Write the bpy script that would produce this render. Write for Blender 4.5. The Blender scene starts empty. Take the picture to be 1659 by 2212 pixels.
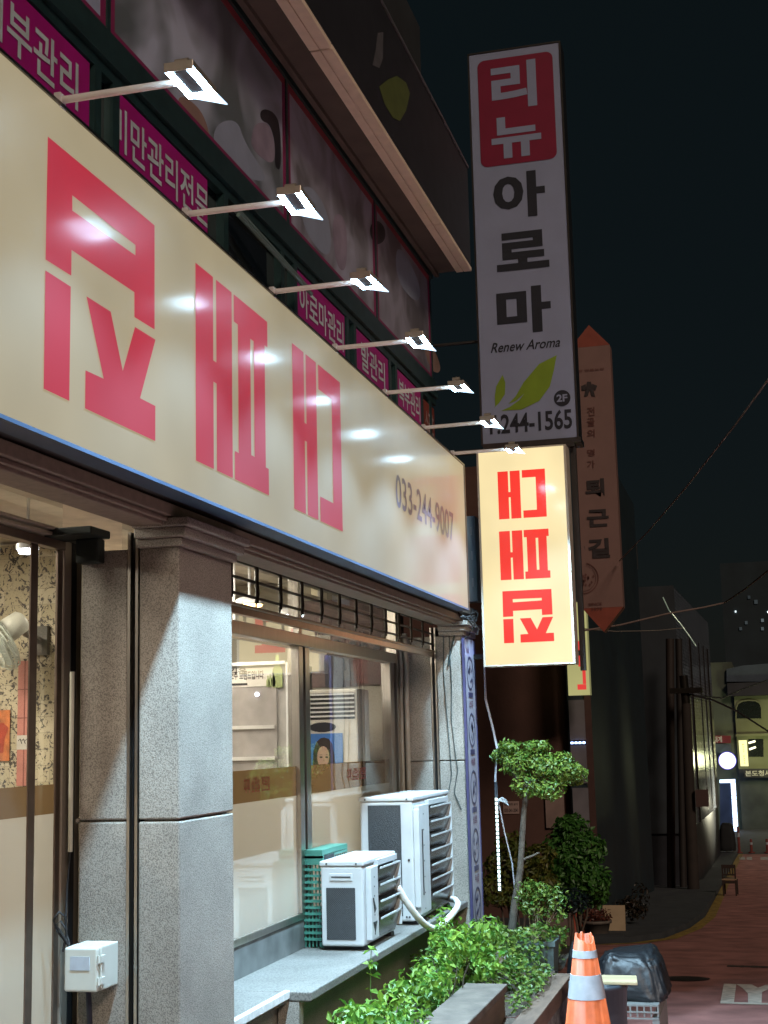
import bpy, bmesh, math, random
from mathutils import Vector, Matrix
random.seed(7)
S = bpy.context.scene
C = S.collection

# ---------------------------------------------------------------- camera (surveyed: eye = origin, X down the street, Y to the shop, Z up)
IW, IH, FPX = 1659.0, 2212.0, 3040.0
def _basis():
    d1 = Vector((1642.0-IW/2, 1577.0-IH/2, FPX)); d2 = Vector((1, -.0245, 0))
    X = d1.normalized(); Z = d2.cross(X).normalized()
    if Z.y > 0: Z = -Z
    return X, Z.cross(X), Z
BX, BY, BZ = _basis()
def ray(px, py):
    c = Vector((px-IW/2, py-IH/2, FPX)); return Vector((BX.dot(c), BY.dot(c), BZ.dot(c)))
def fX(px, py, x): r = ray(px, py); return r*(x/r.x)
def fY(px, py, y): r = ray(px, py); return r*(y/r.y)
def fZ(px, py, z): r = ray(px, py); return r*(z/r.z)
cam = bpy.data.cameras.new('camera'); camo = bpy.data.objects.new('camera', cam); C.objects.link(camo)
right = Vector((BX.x, BY.x, BZ.x)); up = -Vector((BX.y, BY.y, BZ.y)); back = -Vector((BX.z, BY.z, BZ.z))
camo.matrix_world = Matrix((right, up, back)).transposed().to_4x4()
cam.sensor_fit = 'HORIZONTAL'; cam.sensor_width = 36; cam.lens = 36*FPX/IW
cam.clip_start = .05; cam.clip_end = 900
S.camera = camo

# ---------------------------------------------------------------- world, moon-dim fill, exposure
w = bpy.data.worlds.new('World'); S.world = w; w.use_nodes = True
nt = w.node_tree; bg = nt.nodes['Background']
sky = nt.nodes.new('ShaderNodeTexSky'); sky.sky_type = 'NISHITA'; sky.sun_disc = False
sky.sun_elevation = math.radians(-4); sky.sun_rotation = math.radians(80)
mx = nt.nodes.new('ShaderNodeMixRGB'); mx.inputs[0].default_value = .985
mx.inputs[2].default_value = (.0027, .0050, .0058, 1)
nt.links.new(sky.outputs[0], mx.inputs[1]); nt.links.new(mx.outputs[0], bg.inputs[0]); bg.inputs[1].default_value = 1.0
sl = bpy.data.lights.new('street_fill', 'SUN'); sl.energy = 1.0; sl.angle = math.radians(12); sl.color = (1, .80, .64)
so = bpy.data.objects.new('street_fill', sl); C.objects.link(so)
so.rotation_euler = Vector((.70, .48, -.52)).to_track_quat('-Z', 'Y').to_euler()
S.view_settings.view_transform = 'Standard'; S.view_settings.look = 'None'
S.view_settings.exposure = .16; S.view_settings.gamma = 1
S.cycles.max_bounces = 6; S.cycles.transparent_max_bounces = 12; S.cycles.sample_clamp_indirect = 4
S.cycles.use_denoising = True; S.cycles.caustics_reflective = False; S.cycles.caustics_refractive = False

# ---------------------------------------------------------------- materials
MATS = {}
def L(r, g=None, b=None):
    f = lambda c: ((c/255+.055)/1.055)**2.4 if c > 10 else c/255/12.92
    return (f(r), f(g), f(b), 1)
def newmat(name):
    m = bpy.data.materials.new(name); m.use_nodes = True; MATS[name] = m; return m, m.node_tree
def pm(name, col, rough=.6, metal=0, var=.12, scale=8, bump=0, bscale=None, spec=.5, emit=None, es=0, coat=0, stretch=(1,1,1), trans=0):
    if name in MATS: return MATS[name]
    m, t = newmat(name); b = t.nodes['Principled BSDF']
    if len(col) == 3: col = (*col, 1)
    tc = t.nodes.new('ShaderNodeTexCoord'); mp = t.nodes.new('ShaderNodeMapping'); mp.inputs['Scale'].default_value = stretch
    t.links.new(tc.outputs['Object'], mp.inputs[0])
    nz = t.nodes.new('ShaderNodeTexNoise'); nz.inputs['Scale'].default_value = scale; nz.inputs['Detail'].default_value = 5
    t.links.new(mp.outputs[0], nz.inputs['Vector'])
    mr = t.nodes.new('ShaderNodeMapRange'); mr.inputs[1].default_value = .3; mr.inputs[2].default_value = .7
    mr.inputs[3].default_value = 1-var; mr.inputs[4].default_value = 1+var
    t.links.new(nz.outputs[0], mr.inputs[0])
    mu = t.nodes.new('ShaderNodeVectorMath'); mu.operation = 'SCALE'; mu.inputs[0].default_value = col[:3]
    t.links.new(mr.outputs[0], mu.inputs['Scale']); t.links.new(mu.outputs[0], b.inputs['Base Color'])
    b.inputs['Roughness'].default_value = rough; b.inputs['Metallic'].default_value = metal
    b.inputs['Specular IOR Level'].default_value = spec; b.inputs['Coat Weight'].default_value = coat
    if emit: b.inputs['Emission Color'].default_value = (*emit[:3], 1); b.inputs['Emission Strength'].default_value = es
    if bump:
        n2 = t.nodes.new('ShaderNodeTexNoise'); n2.inputs['Scale'].default_value = bscale or scale*4; n2.inputs['Detail'].default_value = 4
        t.links.new(mp.outputs[0], n2.inputs['Vector'])
        bp = t.nodes.new('ShaderNodeBump'); bp.inputs['Strength'].default_value = bump; bp.inputs['Distance'].default_value = .01
        t.links.new(n2.outputs[0], bp.inputs['Height']); t.links.new(bp.outputs[0], b.inputs['Normal'])
    return m
def granite(name, base, dark, scale=170, rough=.55):
    m, t = newmat(name); b = t.nodes['Principled BSDF']
    tc = t.nodes.new('ShaderNodeTexCoord')
    n1 = t.nodes.new('ShaderNodeTexNoise'); n1.inputs['Scale'].default_value = scale; n1.inputs['Detail'].default_value = 2.5
    n2 = t.nodes.new('ShaderNodeTexNoise'); n2.inputs['Scale'].default_value = 3; n2.inputs['Detail'].default_value = 6
    t.links.new(tc.outputs['Object'], n1.inputs['Vector']); t.links.new(tc.outputs['Object'], n2.inputs['Vector'])
    cr = t.nodes.new('ShaderNodeValToRGB'); e = cr.color_ramp.elements
    e[0].position = .36; e[0].color = (*dark, 1); e[1].position = .56; e[1].color = (*base, 1)
    t.links.new(n1.outputs[0], cr.inputs[0])
    mr = t.nodes.new('ShaderNodeMapRange'); mr.inputs[1].default_value = .3; mr.inputs[2].default_value = .7; mr.inputs[3].default_value = .78; mr.inputs[4].default_value = 1.12
    t.links.new(n2.outputs[0], mr.inputs[0])
    mu = t.nodes.new('ShaderNodeVectorMath'); mu.operation = 'SCALE'; t.links.new(cr.outputs[0], mu.inputs[0]); t.links.new(mr.outputs[0], mu.inputs['Scale'])
    t.links.new(mu.outputs[0], b.inputs['Base Color']); b.inputs['Roughness'].default_value = rough
    bp = t.nodes.new('ShaderNodeBump'); bp.inputs['Strength'].default_value = .35; bp.inputs['Distance'].default_value = .004
    t.links.new(n1.outputs[0], bp.inputs['Height']); t.links.new(bp.outputs[0], b.inputs['Normal'])
    return m
def schlick(t, f0=.04, power=5.0):
    lw = t.nodes.new('ShaderNodeLayerWeight'); lw.inputs[0].default_value = .5
    p = t.nodes.new('ShaderNodeMath'); p.operation = 'POWER'; p.inputs[1].default_value = power
    t.links.new(lw.outputs['Facing'], p.inputs[0])
    k = t.nodes.new('ShaderNodeMath'); k.operation = 'MULTIPLY_ADD'; k.inputs[1].default_value = 1-f0; k.inputs[2].default_value = f0
    t.links.new(p.outputs[0], k.inputs[0]); return k.outputs[0]
def clearglass(name, tint=(.93, .95, .93)):
    m, t = newmat(name); t.nodes.remove(t.nodes['Principled BSDF']); out = t.nodes['Material Output']
    tr = t.nodes.new('ShaderNodeBsdfTransparent'); tr.inputs[0].default_value = (*tint, 1)
    gl = t.nodes.new('ShaderNodeBsdfGlossy'); gl.inputs['Roughness'].default_value = .01; gl.inputs[0].default_value = (.9, .9, .9, 1)
    mxs = t.nodes.new('ShaderNodeMixShader'); t.links.new(schlick(t, .08, 3.2), mxs.inputs[0])
    t.links.new(tr.outputs[0], mxs.inputs[1]); t.links.new(gl.outputs[0], mxs.inputs[2]); t.links.new(mxs.outputs[0], out.inputs[0]); return m
def filmglass(name, col, trans=.5, tl=None):
    m, t = newmat(name); t.nodes.remove(t.nodes['Principled BSDF']); out = t.nodes['Material Output']
    df = t.nodes.new('ShaderNodeBsdfDiffuse'); df.inputs[0].default_value = (*col, 1)
    tl_ = t.nodes.new('ShaderNodeBsdfTranslucent'); tl_.inputs[0].default_value = (*(tl or col), 1)
    m1 = t.nodes.new('ShaderNodeMixShader'); m1.inputs[0].default_value = trans
    t.links.new(df.outputs[0], m1.inputs[1]); t.links.new(tl_.outputs[0], m1.inputs[2])
    gl = t.nodes.new('ShaderNodeBsdfGlossy'); gl.inputs['Roughness'].default_value = .02
    m2 = t.nodes.new('ShaderNodeMixShader'); t.links.new(schlick(t, .06, 3.4), m2.inputs[0])
    t.links.new(m1.outputs[0], m2.inputs[1]); t.links.new(gl.outputs[0], m2.inputs[2]); t.links.new(m2.outputs[0], out.inputs[0]); return m
def glow_face(name, diff, emit, es, f0=.035, r1=.13, r2=.36, k2=.75, var=.09, gcol=(1,1,1)):
    """printed face of a sign box: glow emitted by the face + glossy film on top"""
    m, t = newmat(name); t.nodes.remove(t.nodes['Principled BSDF']); out = t.nodes['Material Output']
    df = t.nodes.new('ShaderNodeBsdfDiffuse'); df.inputs[0].default_value = (*diff, 1)
    em = t.nodes.new('ShaderNodeEmission'); em.inputs[0].default_value = (*emit, 1)
    tc = t.nodes.new('ShaderNodeTexCoord'); nz = t.nodes.new('ShaderNodeTexNoise'); nz.inputs['Scale'].default_value = 1.6
    t.links.new(tc.outputs['Object'], nz.inputs['Vector'])
    mr = t.nodes.new('ShaderNodeMapRange'); mr.inputs[1].default_value = .3; mr.inputs[2].default_value = .7
    mr.inputs[3].default_value = es*(1-var); mr.inputs[4].default_value = es*(1+var)
    t.links.new(nz.outputs[0], mr.inputs[0]); t.links.new(mr.outputs[0], em.inputs[1])
    ad = t.nodes.new('ShaderNodeAddShader'); t.links.new(df.outputs[0], ad.inputs[0]); t.links.new(em.outputs[0], ad.inputs[1])
    g1 = t.nodes.new('ShaderNodeBsdfGlossy'); g1.inputs['Roughness'].default_value = r1; g1.inputs[0].default_value = (*gcol, 1)
    g2 = t.nodes.new('ShaderNodeBsdfGlossy'); g2.inputs['Roughness'].default_value = r2; g2.inputs[0].default_value = (*gcol, 1)
    gm = t.nodes.new('ShaderNodeMixShader'); gm.inputs[0].default_value = k2
    t.links.new(g1.outputs[0], gm.inputs[1]); t.links.new(g2.outputs[0], gm.inputs[2])
    m2 = t.nodes.new('ShaderNodeMixShader'); t.links.new(schlick(t, f0), m2.inputs[0])
    t.links.new(ad.outputs[0], m2.inputs[1]); t.links.new(gm.outputs[0], m2.inputs[2]); t.links.new(m2.outputs[0], out.inputs[0]); return m
def emat(name, col, s):
    m, t = newmat(name); t.nodes.remove(t.nodes['Principled BSDF']); out = t.nodes['Material Output']
    em = t.nodes.new('ShaderNodeEmission'); em.inputs[0].default_value = (*col[:3], 1); em.inputs[1].default_value = s
    t.links.new(em.outputs[0], out.inputs[0]); return m
def scribble(name, paper, ink, scale=9):
    """comic-strip style wallpaper: pale panels, thin panel lines, irregular ink blots"""
    m, t = newmat(name); b = t.nodes['Principled BSDF']; tc = t.nodes.new('ShaderNodeTexCoord')
    sep = t.nodes.new('ShaderNodeSeparateXYZ'); t.links.new(tc.outputs['Object'], sep.inputs[0])
    cmb = t.nodes.new('ShaderNodeCombineXYZ'); t.links.new(sep.outputs[1], cmb.inputs[0]); t.links.new(sep.outputs[2], cmb.inputs[1])
    br = t.nodes.new('ShaderNodeTexBrick'); br.inputs['Scale'].default_value = scale; br.inputs['Mortar Size'].default_value = .018
    br.inputs['Color1'].default_value = (*paper, 1); br.inputs['Color2'].default_value = (paper[0]*.8, paper[1]*.78, paper[2]*.7, 1); br.inputs['Mortar'].default_value = (*[c*.62 for c in paper], 1); br.offset_frequency = 3; br.squash = 1.6; br.squash_frequency = 2
    br.inputs['Brick Width'].default_value = 1.1; br.inputs['Row Height'].default_value = .8
    t.links.new(cmb.outputs[0], br.inputs['Vector'])
    nz = t.nodes.new('ShaderNodeTexNoise'); nz.inputs['Scale'].default_value = scale*2.2; nz.inputs['Detail'].default_value = 4; nz.inputs['Distortion'].default_value = 2.2
    t.links.new(tc.outputs['Object'], nz.inputs['Vector'])
    n2 = t.nodes.new('ShaderNodeTexNoise'); n2.inputs['Scale'].default_value = scale*9; n2.inputs['Distortion'].default_value = 1.5
    t.links.new(tc.outputs['Object'], n2.inputs['Vector'])
    ma = t.nodes.new('ShaderNodeMath'); ma.operation = 'MULTIPLY_ADD'; ma.inputs[1].default_value = .4; t.links.new(n2.outputs[0], ma.inputs[0]); t.links.new(nz.outputs[0], ma.inputs[2])
    cr = t.nodes.new('ShaderNodeValToRGB'); cr.color_ramp.elements[0].position = .75; cr.color_ramp.elements[1].position = .79
    t.links.new(ma.outputs[0], cr.inputs[0])
    mxn = t.nodes.new('ShaderNodeMixRGB'); t.links.new(cr.outputs[0], mxn.inputs[0]); t.links.new(br.outputs[0], mxn.inputs[1]); mxn.inputs[2].default_value = (*ink, 1)
    t.links.new(mxn.outputs[0], b.inputs['Base Color']); b.inputs['Roughness'].default_value = .7; return m
def tilewall(name, col, mortar, scale, rough=.3):
    m, t = newmat(name); b = t.nodes['Principled BSDF']; tc = t.nodes.new('ShaderNodeTexCoord')
    sep = t.nodes.new('ShaderNodeSeparateXYZ'); t.links.new(tc.outputs['Object'], sep.inputs[0])
    sm = t.nodes.new('ShaderNodeMath'); sm.operation = 'ADD'; t.links.new(sep.outputs[0], sm.inputs[0]); t.links.new(sep.outputs[1], sm.inputs[1])
    cmb = t.nodes.new('ShaderNodeCombineXYZ'); t.links.new(sm.outputs[0], cmb.inputs[0]); t.links.new(sep.outputs[2], cmb.inputs[1])
    br = t.nodes.new('ShaderNodeTexBrick'); br.inputs['Scale'].default_value = scale; br.inputs['Mortar Size'].default_value = .04
    br.inputs['Color1'].default_value = (*col, 1); br.inputs['Color2'].default_value = (*[c*.5 for c in col], 1); br.inputs['Mortar'].default_value = (*mortar, 1)
    t.links.new(cmb.outputs[0], br.inputs['Vector']); t.links.new(br.outputs[0], b.inputs['Base Color'])
    bp = t.nodes.new('ShaderNodeBump'); bp.inputs['Strength'].default_value = .8; bp.inputs['Distance'].default_value = .02
    t.links.new(br.outputs['Fac'], bp.inputs['Height']); t.links.new(bp.outputs[0], b.inputs['Normal'])
    b.inputs['Roughness'].default_value = rough; return m
def leafmat(name, c1, c2, scale=5):
    m, t = newmat(name); b = t.nodes['Principled BSDF']; out = t.nodes['Material Output']
    g = t.nodes.new('ShaderNodeNewGeometry')
    cr = t.nodes.new('ShaderNodeValToRGB'); cr.color_ramp.elements[0].color = (*c1, 1); cr.color_ramp.elements[1].color = (*c2, 1)
    t.links.new(g.outputs['Random Per Island'], cr.inputs[0]); t.links.new(cr.outputs[0], b.inputs['Base Color'])
    b.inputs['Roughness'].default_value = .45
    tl = t.nodes.new('ShaderNodeBsdfTranslucent'); t.links.new(cr.outputs[0], tl.inputs[0])
    ms = t.nodes.new('ShaderNodeMixShader'); ms.inputs[0].default_value = .3
    t.links.new(b.outputs[0], ms.inputs[1]); t.links.new(tl.outputs[0], ms.inputs[2]); t.links.new(ms.outputs[0], out.inputs[0]); return m

# ---------------------------------------------------------------- mesh helpers
ROOT = {}
class MB:
    def __init__(s): s.v = []; s.f = []; s.sm = []
    def add(s, vs, fs, smooth=False):
        n = len(s.v); s.v += [Vector(p) for p in vs]; s.f += [tuple(i+n for i in q) for q in fs]; s.sm += [smooth]*len(fs); return s
    def box(s, x0, x1, y0, y1, z0, z1):
        x0, x1 = sorted((x0, x1)); y0, y1 = sorted((y0, y1)); z0, z1 = sorted((z0, z1))
        return s.add([(x, y, z) for x in (x0, x1) for y in (y0, y1) for z in (z0, z1)],
                     [(0,1,3,2), (4,6,7,5), (0,4,5,1), (2,3,7,6), (0,2,6,4), (1,5,7,3)])
    def prism(s, pts, d):
        """polygon (3-D points) swept by vector d"""
        pts = [Vector(p) for p in pts]; d = Vector(d); n = len(pts)
        return s.add(pts+[p+d for p in pts], [tuple(range(n))[::-1], tuple(range(n, 2*n))]+[(i, (i+1) % n, (i+1) % n+n, i+n) for i in range(n)])
    def poly(s, pts): return s.add(pts, [tuple(range(len(pts)))])
    def tube(s, path, r, k=8, taper=None, cap=True):
        path = [Vector(p) for p in path]; rs = taper or [r]*len(path); vs = []; fs = []
        up = Vector((.13, .31, .94)).normalized()
        for i, p in enumerate(path):
            t = (path[min(i+1, len(path)-1)]-path[max(i-1, 0)]).normalized()
            if abs(t.dot(up)) > .95: a = t.cross(Vector((1, .2, .05))).normalized()
            else: a = t.cross(up).normalized()
            b = t.cross(a)
            for j in range(k):
                q = 2*math.pi*j/k; vs.append(p+(a*math.cos(q)+b*math.sin(q))*rs[i])
        for i in range(len(path)-1):
            for j in range(k): fs.append((i*k+j, i*k+(j+1) % k, (i+1)*k+(j+1) % k, (i+1)*k+j))
        s.add(vs, fs, True)
        if cap:
            n = len(path)-1; s.add(vs[:k], [tuple(range(k))[::-1]]); s.add(vs[n*k:], [tuple(range(k))])
        return s
    def lathe(s, c, prof, k=24, axis='z', smooth=True):
        vs = []; fs = []; c = Vector(c)
        for r, h in prof:
            for j in range(k):
                q = 2*math.pi*j/k; a, b = r*math.cos(q), r*math.sin(q)
                vs.append(c+(Vector((a, b, h)) if axis == 'z' else Vector((h, a, b)) if axis == 'x' else Vector((a, h, b))))
        n = len(prof)
        for i in range(n-1):
            for j in range(k): fs.append((i*k+j, i*k+(j+1) % k, (i+1)*k+(j+1) % k, (i+1)*k+j))
        s.add(vs, fs, smooth); s.add(vs[:k], [tuple(range(k))[::-1]]); s.add(vs[-k:], [tuple(range(k))]); return s
    def build(s, name, mat, parent=None, bevel=0, seg=2, recalc=True):
        off = ROOT.get(parent.name if parent else None, Vector((0, 0, 0)))
        me = bpy.data.meshes.new(name); me.from_pydata([p-off for p in s.v], [], s.f); me.polygons.foreach_set('use_smooth', s.sm)
        me.materials.append(mat)
        if recalc:
            bm = bmesh.new(); bm.from_mesh(me); bmesh.ops.recalc_face_normals(bm, faces=bm.faces); bm.to_mesh(me); bm.free()
        me.update(); o = bpy.data.objects.new(name, me); C.objects.link(o)
        if parent: o.parent = parent; ROOT[o.name] = off
        if bevel:
            md = o.modifiers.new('bevel', 'BEVEL'); md.width = bevel; md.segments = seg; md.limit_method = 'ANGLE'; md.angle_limit = math.radians(35)
        return o
def thing(name, label, cat, loc=(0, 0, 0), group=None):
    o = bpy.data.objects.new(name, None); o.empty_display_size = .1; o.location = loc; C.objects.link(o)
    o['label'] = label; o['category'] = cat
    if group: o['group'] = group
    ROOT[o.name] = Vector(loc); return o
def tag(o, label, cat, group=None, kind=None):
    o['label'] = label; o['category'] = cat
    if group: o['group'] = group
    if kind: o['kind'] = kind
    return o
def struct(o): o['kind'] = 'structure'; return o
def copy_tree(o, loc, label):
    c = o.copy(); C.objects.link(c); c.location = loc; c['label'] = label
    def rec(src, dst):
        for ch in list(src.children):
            d = ch.copy(); C.objects.link(d); d.parent = dst; rec(ch, d)
    rec(o, c); return c
_TX = {}
def text_geo(body, bold=0, shear=0):
    k = (body, bold, shear)
    if k in _TX: return _TX[k]
    cu = bpy.data.curves.new('t', 'FONT'); cu.body = body; cu.size = 1; cu.offset = bold; cu.shear = shear; cu.resolution_u = 3
    o = bpy.data.objects.new('t', cu); C.objects.link(o); bpy.context.view_layer.update()
    me = bpy.data.meshes.new_from_object(o.evaluated_get(bpy.context.evaluated_depsgraph_get()))
    vs = [(v.co.x, v.co.y) for v in me.vertices]; fs = [tuple(p.vertices) for p in me.polygons]
    bpy.data.objects.remove(o); bpy.data.curves.remove(cu); bpy.data.meshes.remove(me)
    x0 = min(v[0] for v in vs); x1 = max(v[0] for v in vs); y0 = min(v[1] for v in vs); y1 = max(v[1] for v in vs)
    _TX[k] = ([((a-x0)/(x1-x0), (b-y0)/(y1-y0)) for a, b in vs], fs); return _TX[k]
def text(mb, body, o, u, v, bold=0, shear=0):
    """lettering filling the parallelogram o (lower left), u (right edge vector), v (up edge vector)"""
    vs, fs = text_geo(body, bold, shear); o, u, v = Vector(o), Vector(u), Vector(v)
    return mb.add([o+u*a+v*b for a, b in vs], fs)
def rects(mb, rs, o, u, v):
    o, u, v = Vector(o), Vector(u), Vector(v)   # o = top left, v points down
    for a, b, c, d in rs: mb.add([o+u*a+v*c, o+u*b+v*c, o+u*b+v*d, o+u*a+v*d], [(0, 1, 2, 3)])
    return mb
def leaves(mb, c, rad, n, size, flat=.0, shell=.55, up=.4):
    c = Vector(c)
    for _ in range(n):
        while True:
            d = Vector((random.uniform(-1, 1), random.uniform(-1, 1), random.uniform(-1, 1)))
            if .05 < d.length < 1: break
        d = d.normalized()*(d.length**shell)
        p = c+Vector((d.x*rad[0], d.y*rad[1], d.z*rad[2]))
        leaf(mb, p, (d+Vector((0, 0, up))+Vector((random.gauss(0, .5), random.gauss(0, .5), random.gauss(0, .5)))), size*random.uniform(.6, 1.35))
def leaf(mb, p, nrm, s, wide=.55):
    nrm = Vector(nrm).normalized(); a = nrm.cross(Vector((random.uniform(-1, 1), random.uniform(-1, 1), random.uniform(-1, 1)))).normalized(); b = nrm.cross(a)
    p = Vector(p)
    mb.add([p, p+a*s*.5+b*s*wide*.5+nrm*s*.08, p+a*s-nrm*s*.12, p+a*s*.5-b*s*wide*.5+nrm*s*.08], [(0, 1, 2), (0, 2, 3)])

# ---------------------------------------------------------------- shared materials
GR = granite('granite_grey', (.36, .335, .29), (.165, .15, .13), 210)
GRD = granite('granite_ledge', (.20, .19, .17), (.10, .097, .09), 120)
STEEL = pm('brushed_steel', (.62, .58, .52), .30, 1, .06, 40, stretch=(1, 1, .1))
STEELD = pm('steel_dark', (.16, .14, .125), .35, 1, .1, 20)
BLACK = pm('black_rubber', (.012, .012, .013), .6)
WHITEP = pm('white_paint', (.72, .73, .73), .4, 0, .05, 12)
WPOLE = pm('white_arm_paint', (.78, .74, .70), .35)
TEAL = pm('teal_window_frame', (.025, .06, .06), .4, .3, .2, 10)
MAG = pm('magenta_vinyl', (.42, .008, .20), .5, 0, .08, 6)
PALE = pm('pale_vinyl', (.60, .68, .68), .5)
PINKB = pm('dull_magenta_border', (.26, .02, .10), .5)
REDB = pm('dull_red_border', (.30, .035, .05), .5)
CREAM = pm('cream_sheet_metal', (.92, .77, .58), .6, 0, .05, 14)
BROWN = pm('brown_soffit', (.12, .095, .075), .7, 0, .15, 5)
DARKP = pm('dark_panel', (.02, .021, .025), .6, 0, .25, 6)
CONC = pm('concrete', (.22, .21, .20), .85, 0, .22, 5, .4)
SOIL = pm('soil', (.055, .04, .028), .95, 0, .35, 14, .8)
GLASS = clearglass('window_glass')
FILM = filmglass('frosted_film', (.50, .52, .47), .5, (.58, .58, .50))
BAND = filmglass('brown_band_film', (.18, .13, .07), .5, (.21, .14, .065))
TRUNK = pm('bark', (.10, .08, .06), .9, 0, .3, 25, .7)
LEAF_B = leafmat('leaf_bright', (.05, .17, .02), (.24, .38, .045))
LEAF_D = leafmat('leaf_dark', (.015, .06, .012), (.05, .12, .03))
LEAF_M = leafmat('leaf_mid', (.03, .11, .015), (.18, .23, .035))

# ================================================================ GROUND
KN = [(-20, -1.0), (0, -1.6), (8, -2.05), (40, -4.33), (50, -5.0), (400, -5.2)]
def gz(x):
    if x <= KN[0][0]: return KN[0][1]
    for (a, za), (b, zb) in zip(KN, KN[1:]):
        if x <= b: return za+(zb-za)*(x-a)/(b-a)
    return KN[-1][1]
def fG(px, py):
    r = ray(px, py); r = r/r.x; a, b = .5, 380.
    for _ in range(60):
        m = (a+b)/2
        if r.z*m > gz(m): a = m
        else: b = m
    return r*a
def D(px, py, ox, oy, s): return ((ox+px/s)*.54861, (oy+py/s)*.54861)
R5 = lambda x, y: D(x, y, 2200, 3200, 2.0134)
ASPH = pm('red_asphalt', (.34, .15, .13), .85, 0, .34, 2.2, .6, 160)
PAVE = pm('grey_pavement', (.040, .046, .052), .85, 0, .3, 3, .5, 60)
GROUND = pm('dark_ground', (.045, .043, .042), .9, 0, .3, 2)
YPAINT = pm('worn_yellow_paint', (.26, .17, .03), .75, 0, .55, 9)
MARKP = pm('worn_road_paint', (.55, .48, .40), .8, 0, .25, 12)
xs = [-20, -10, 0, 4, 8, 16, 24, 32, 40, 45, 50, 70, 100, 160, 250, 400]
def strip(left, rgt, dz, name, mat):
    m = MB()
    for a, b in zip(xs, xs[1:]):
        m.add([(a, left(a), gz(a)+dz), (b, left(b), gz(b)+dz), (b, rgt(b), gz(b)+dz), (a, rgt(a), gz(a)+dz)], [(0, 1, 2, 3)])
    return struct(m.build(name, mat))
strip(lambda x: 160, lambda x: -120, 0, 'ground', GROUND)
kerb = [fG(*R5(*p)) for p in [(290, 1050), (600, 1035), (850, 1000), (1050, 920), (1170, 830), (1250, 680), (1290, 600), (1400, 380), (1430, 330)]]
kl = [(-20, 1.5), (11.6, 1.5), (12, 2.9)]+[(p.x, p.y) for p in kerb if p.x > 13]
kl = [kl[0]]+[b for a, b in zip(kl, kl[1:]) if b[0] > a[0]]
def interp(tb, x):
    if x <= tb[0][0]: return tb[0][1]
    for (a, ya), (b, yb) in zip(tb, tb[1:]):
        if x <= b: return ya+(yb-ya)*(x-a)/(b-a)
    return tb[-1][1]
xs = sorted(set(xs+[k[0] for k in kl]+[k[0]+.01 for k in kl]))
xs = [x for x in xs if x <= 61]
strip(lambda x: interp(kl, x), lambda x: -7, .004, 'road', ASPH)
xs = [x for x in xs if 21 <= x <= 61]
m = MB()
for a, b in zip(xs, xs[1:]):
    ya, yb = interp(kl, a)+.06, interp(kl, b)+.06
    za, zb = gz(a)+.09, gz(b)+.09
    m.add([(a, ya, za), (b, yb, zb), (b, 9, zb), (a, 9, za)], [(0, 1, 2, 3)])
    m.add([(a, ya, za-.12), (b, yb, zb-.12), (b, yb, zb), (a, ya, za)], [(0, 1, 2, 3)])
    if a == xs[0]: m.add([(a, ya, za-.12), (a, 9, za-.12), (a, 9, za), (a, ya, za)], [(0, 1, 2, 3)])
struct(m.build('pavement', PAVE))
m = MB()
for p, q in zip(kerb, kerb[1:]):
    if q.x > p.x+.05: m.add([(p.x, p.y+.02, gz(p.x)+.009), (q.x, q.y+.02, gz(q.x)+.009), (q.x, q.y-.17, gz(q.x)+.009), (p.x, p.y-.17, gz(p.x)+.009)], [(0, 1, 2, 3)])
struct(m.build('kerb_line', YPAINT))
# painted letter on the road (cut by the frame), worn white line far away
def gpt(px, py, dz=.009): p = fG(*R5(px, py)); return Vector((p.x, p.y, gz(p.x)+dz))
m = MB()
m.poly([gpt(*q) for q in [(1310, 1362), (1408, 1366), (1390, 1510), (1280, 1520)]])
m.poly([gpt(*q) for q in [(1408, 1366), (1530, 1368), (1580, 1395), (1640, 1372), (1720, 1372), (1690, 1392), (1612, 1430), (1608, 1516), (1502, 1514), (1500, 1440), (1455, 1395)]])
m.poly([gpt(*q) for q in [(1390, 1510), (1800, 1520), (1800, 1534), (1280, 1520)]])
struct(m.build('road_marking', MARKP))
m = MB(); 
for a, b in ((1430, 1475), (1490, 1530), (1600, 1659)): m.poly([gpt(*q) for q in [(a, 352), (b, 352), (b+4, 376), (a, 374)]])
struct(m.build('road_line', pm('far_white_paint', (.4, .4, .38), .8, 0, .5, 3)))

# ================================================================ SHOP BUILDING
shop = thing('shop_building', 'two storey shop building on the left with granite pillars and a lit glass front', 'building', (5.5, 2.6, gz(5.5)))
PX0, PX1, PY = 5.24, 5.83, 2.22       # near pillar
EX = 10.85                            # face of the far pillar
GY = 2.75                             # glass line
zj = fX(388, 1772, PX0).z
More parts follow.
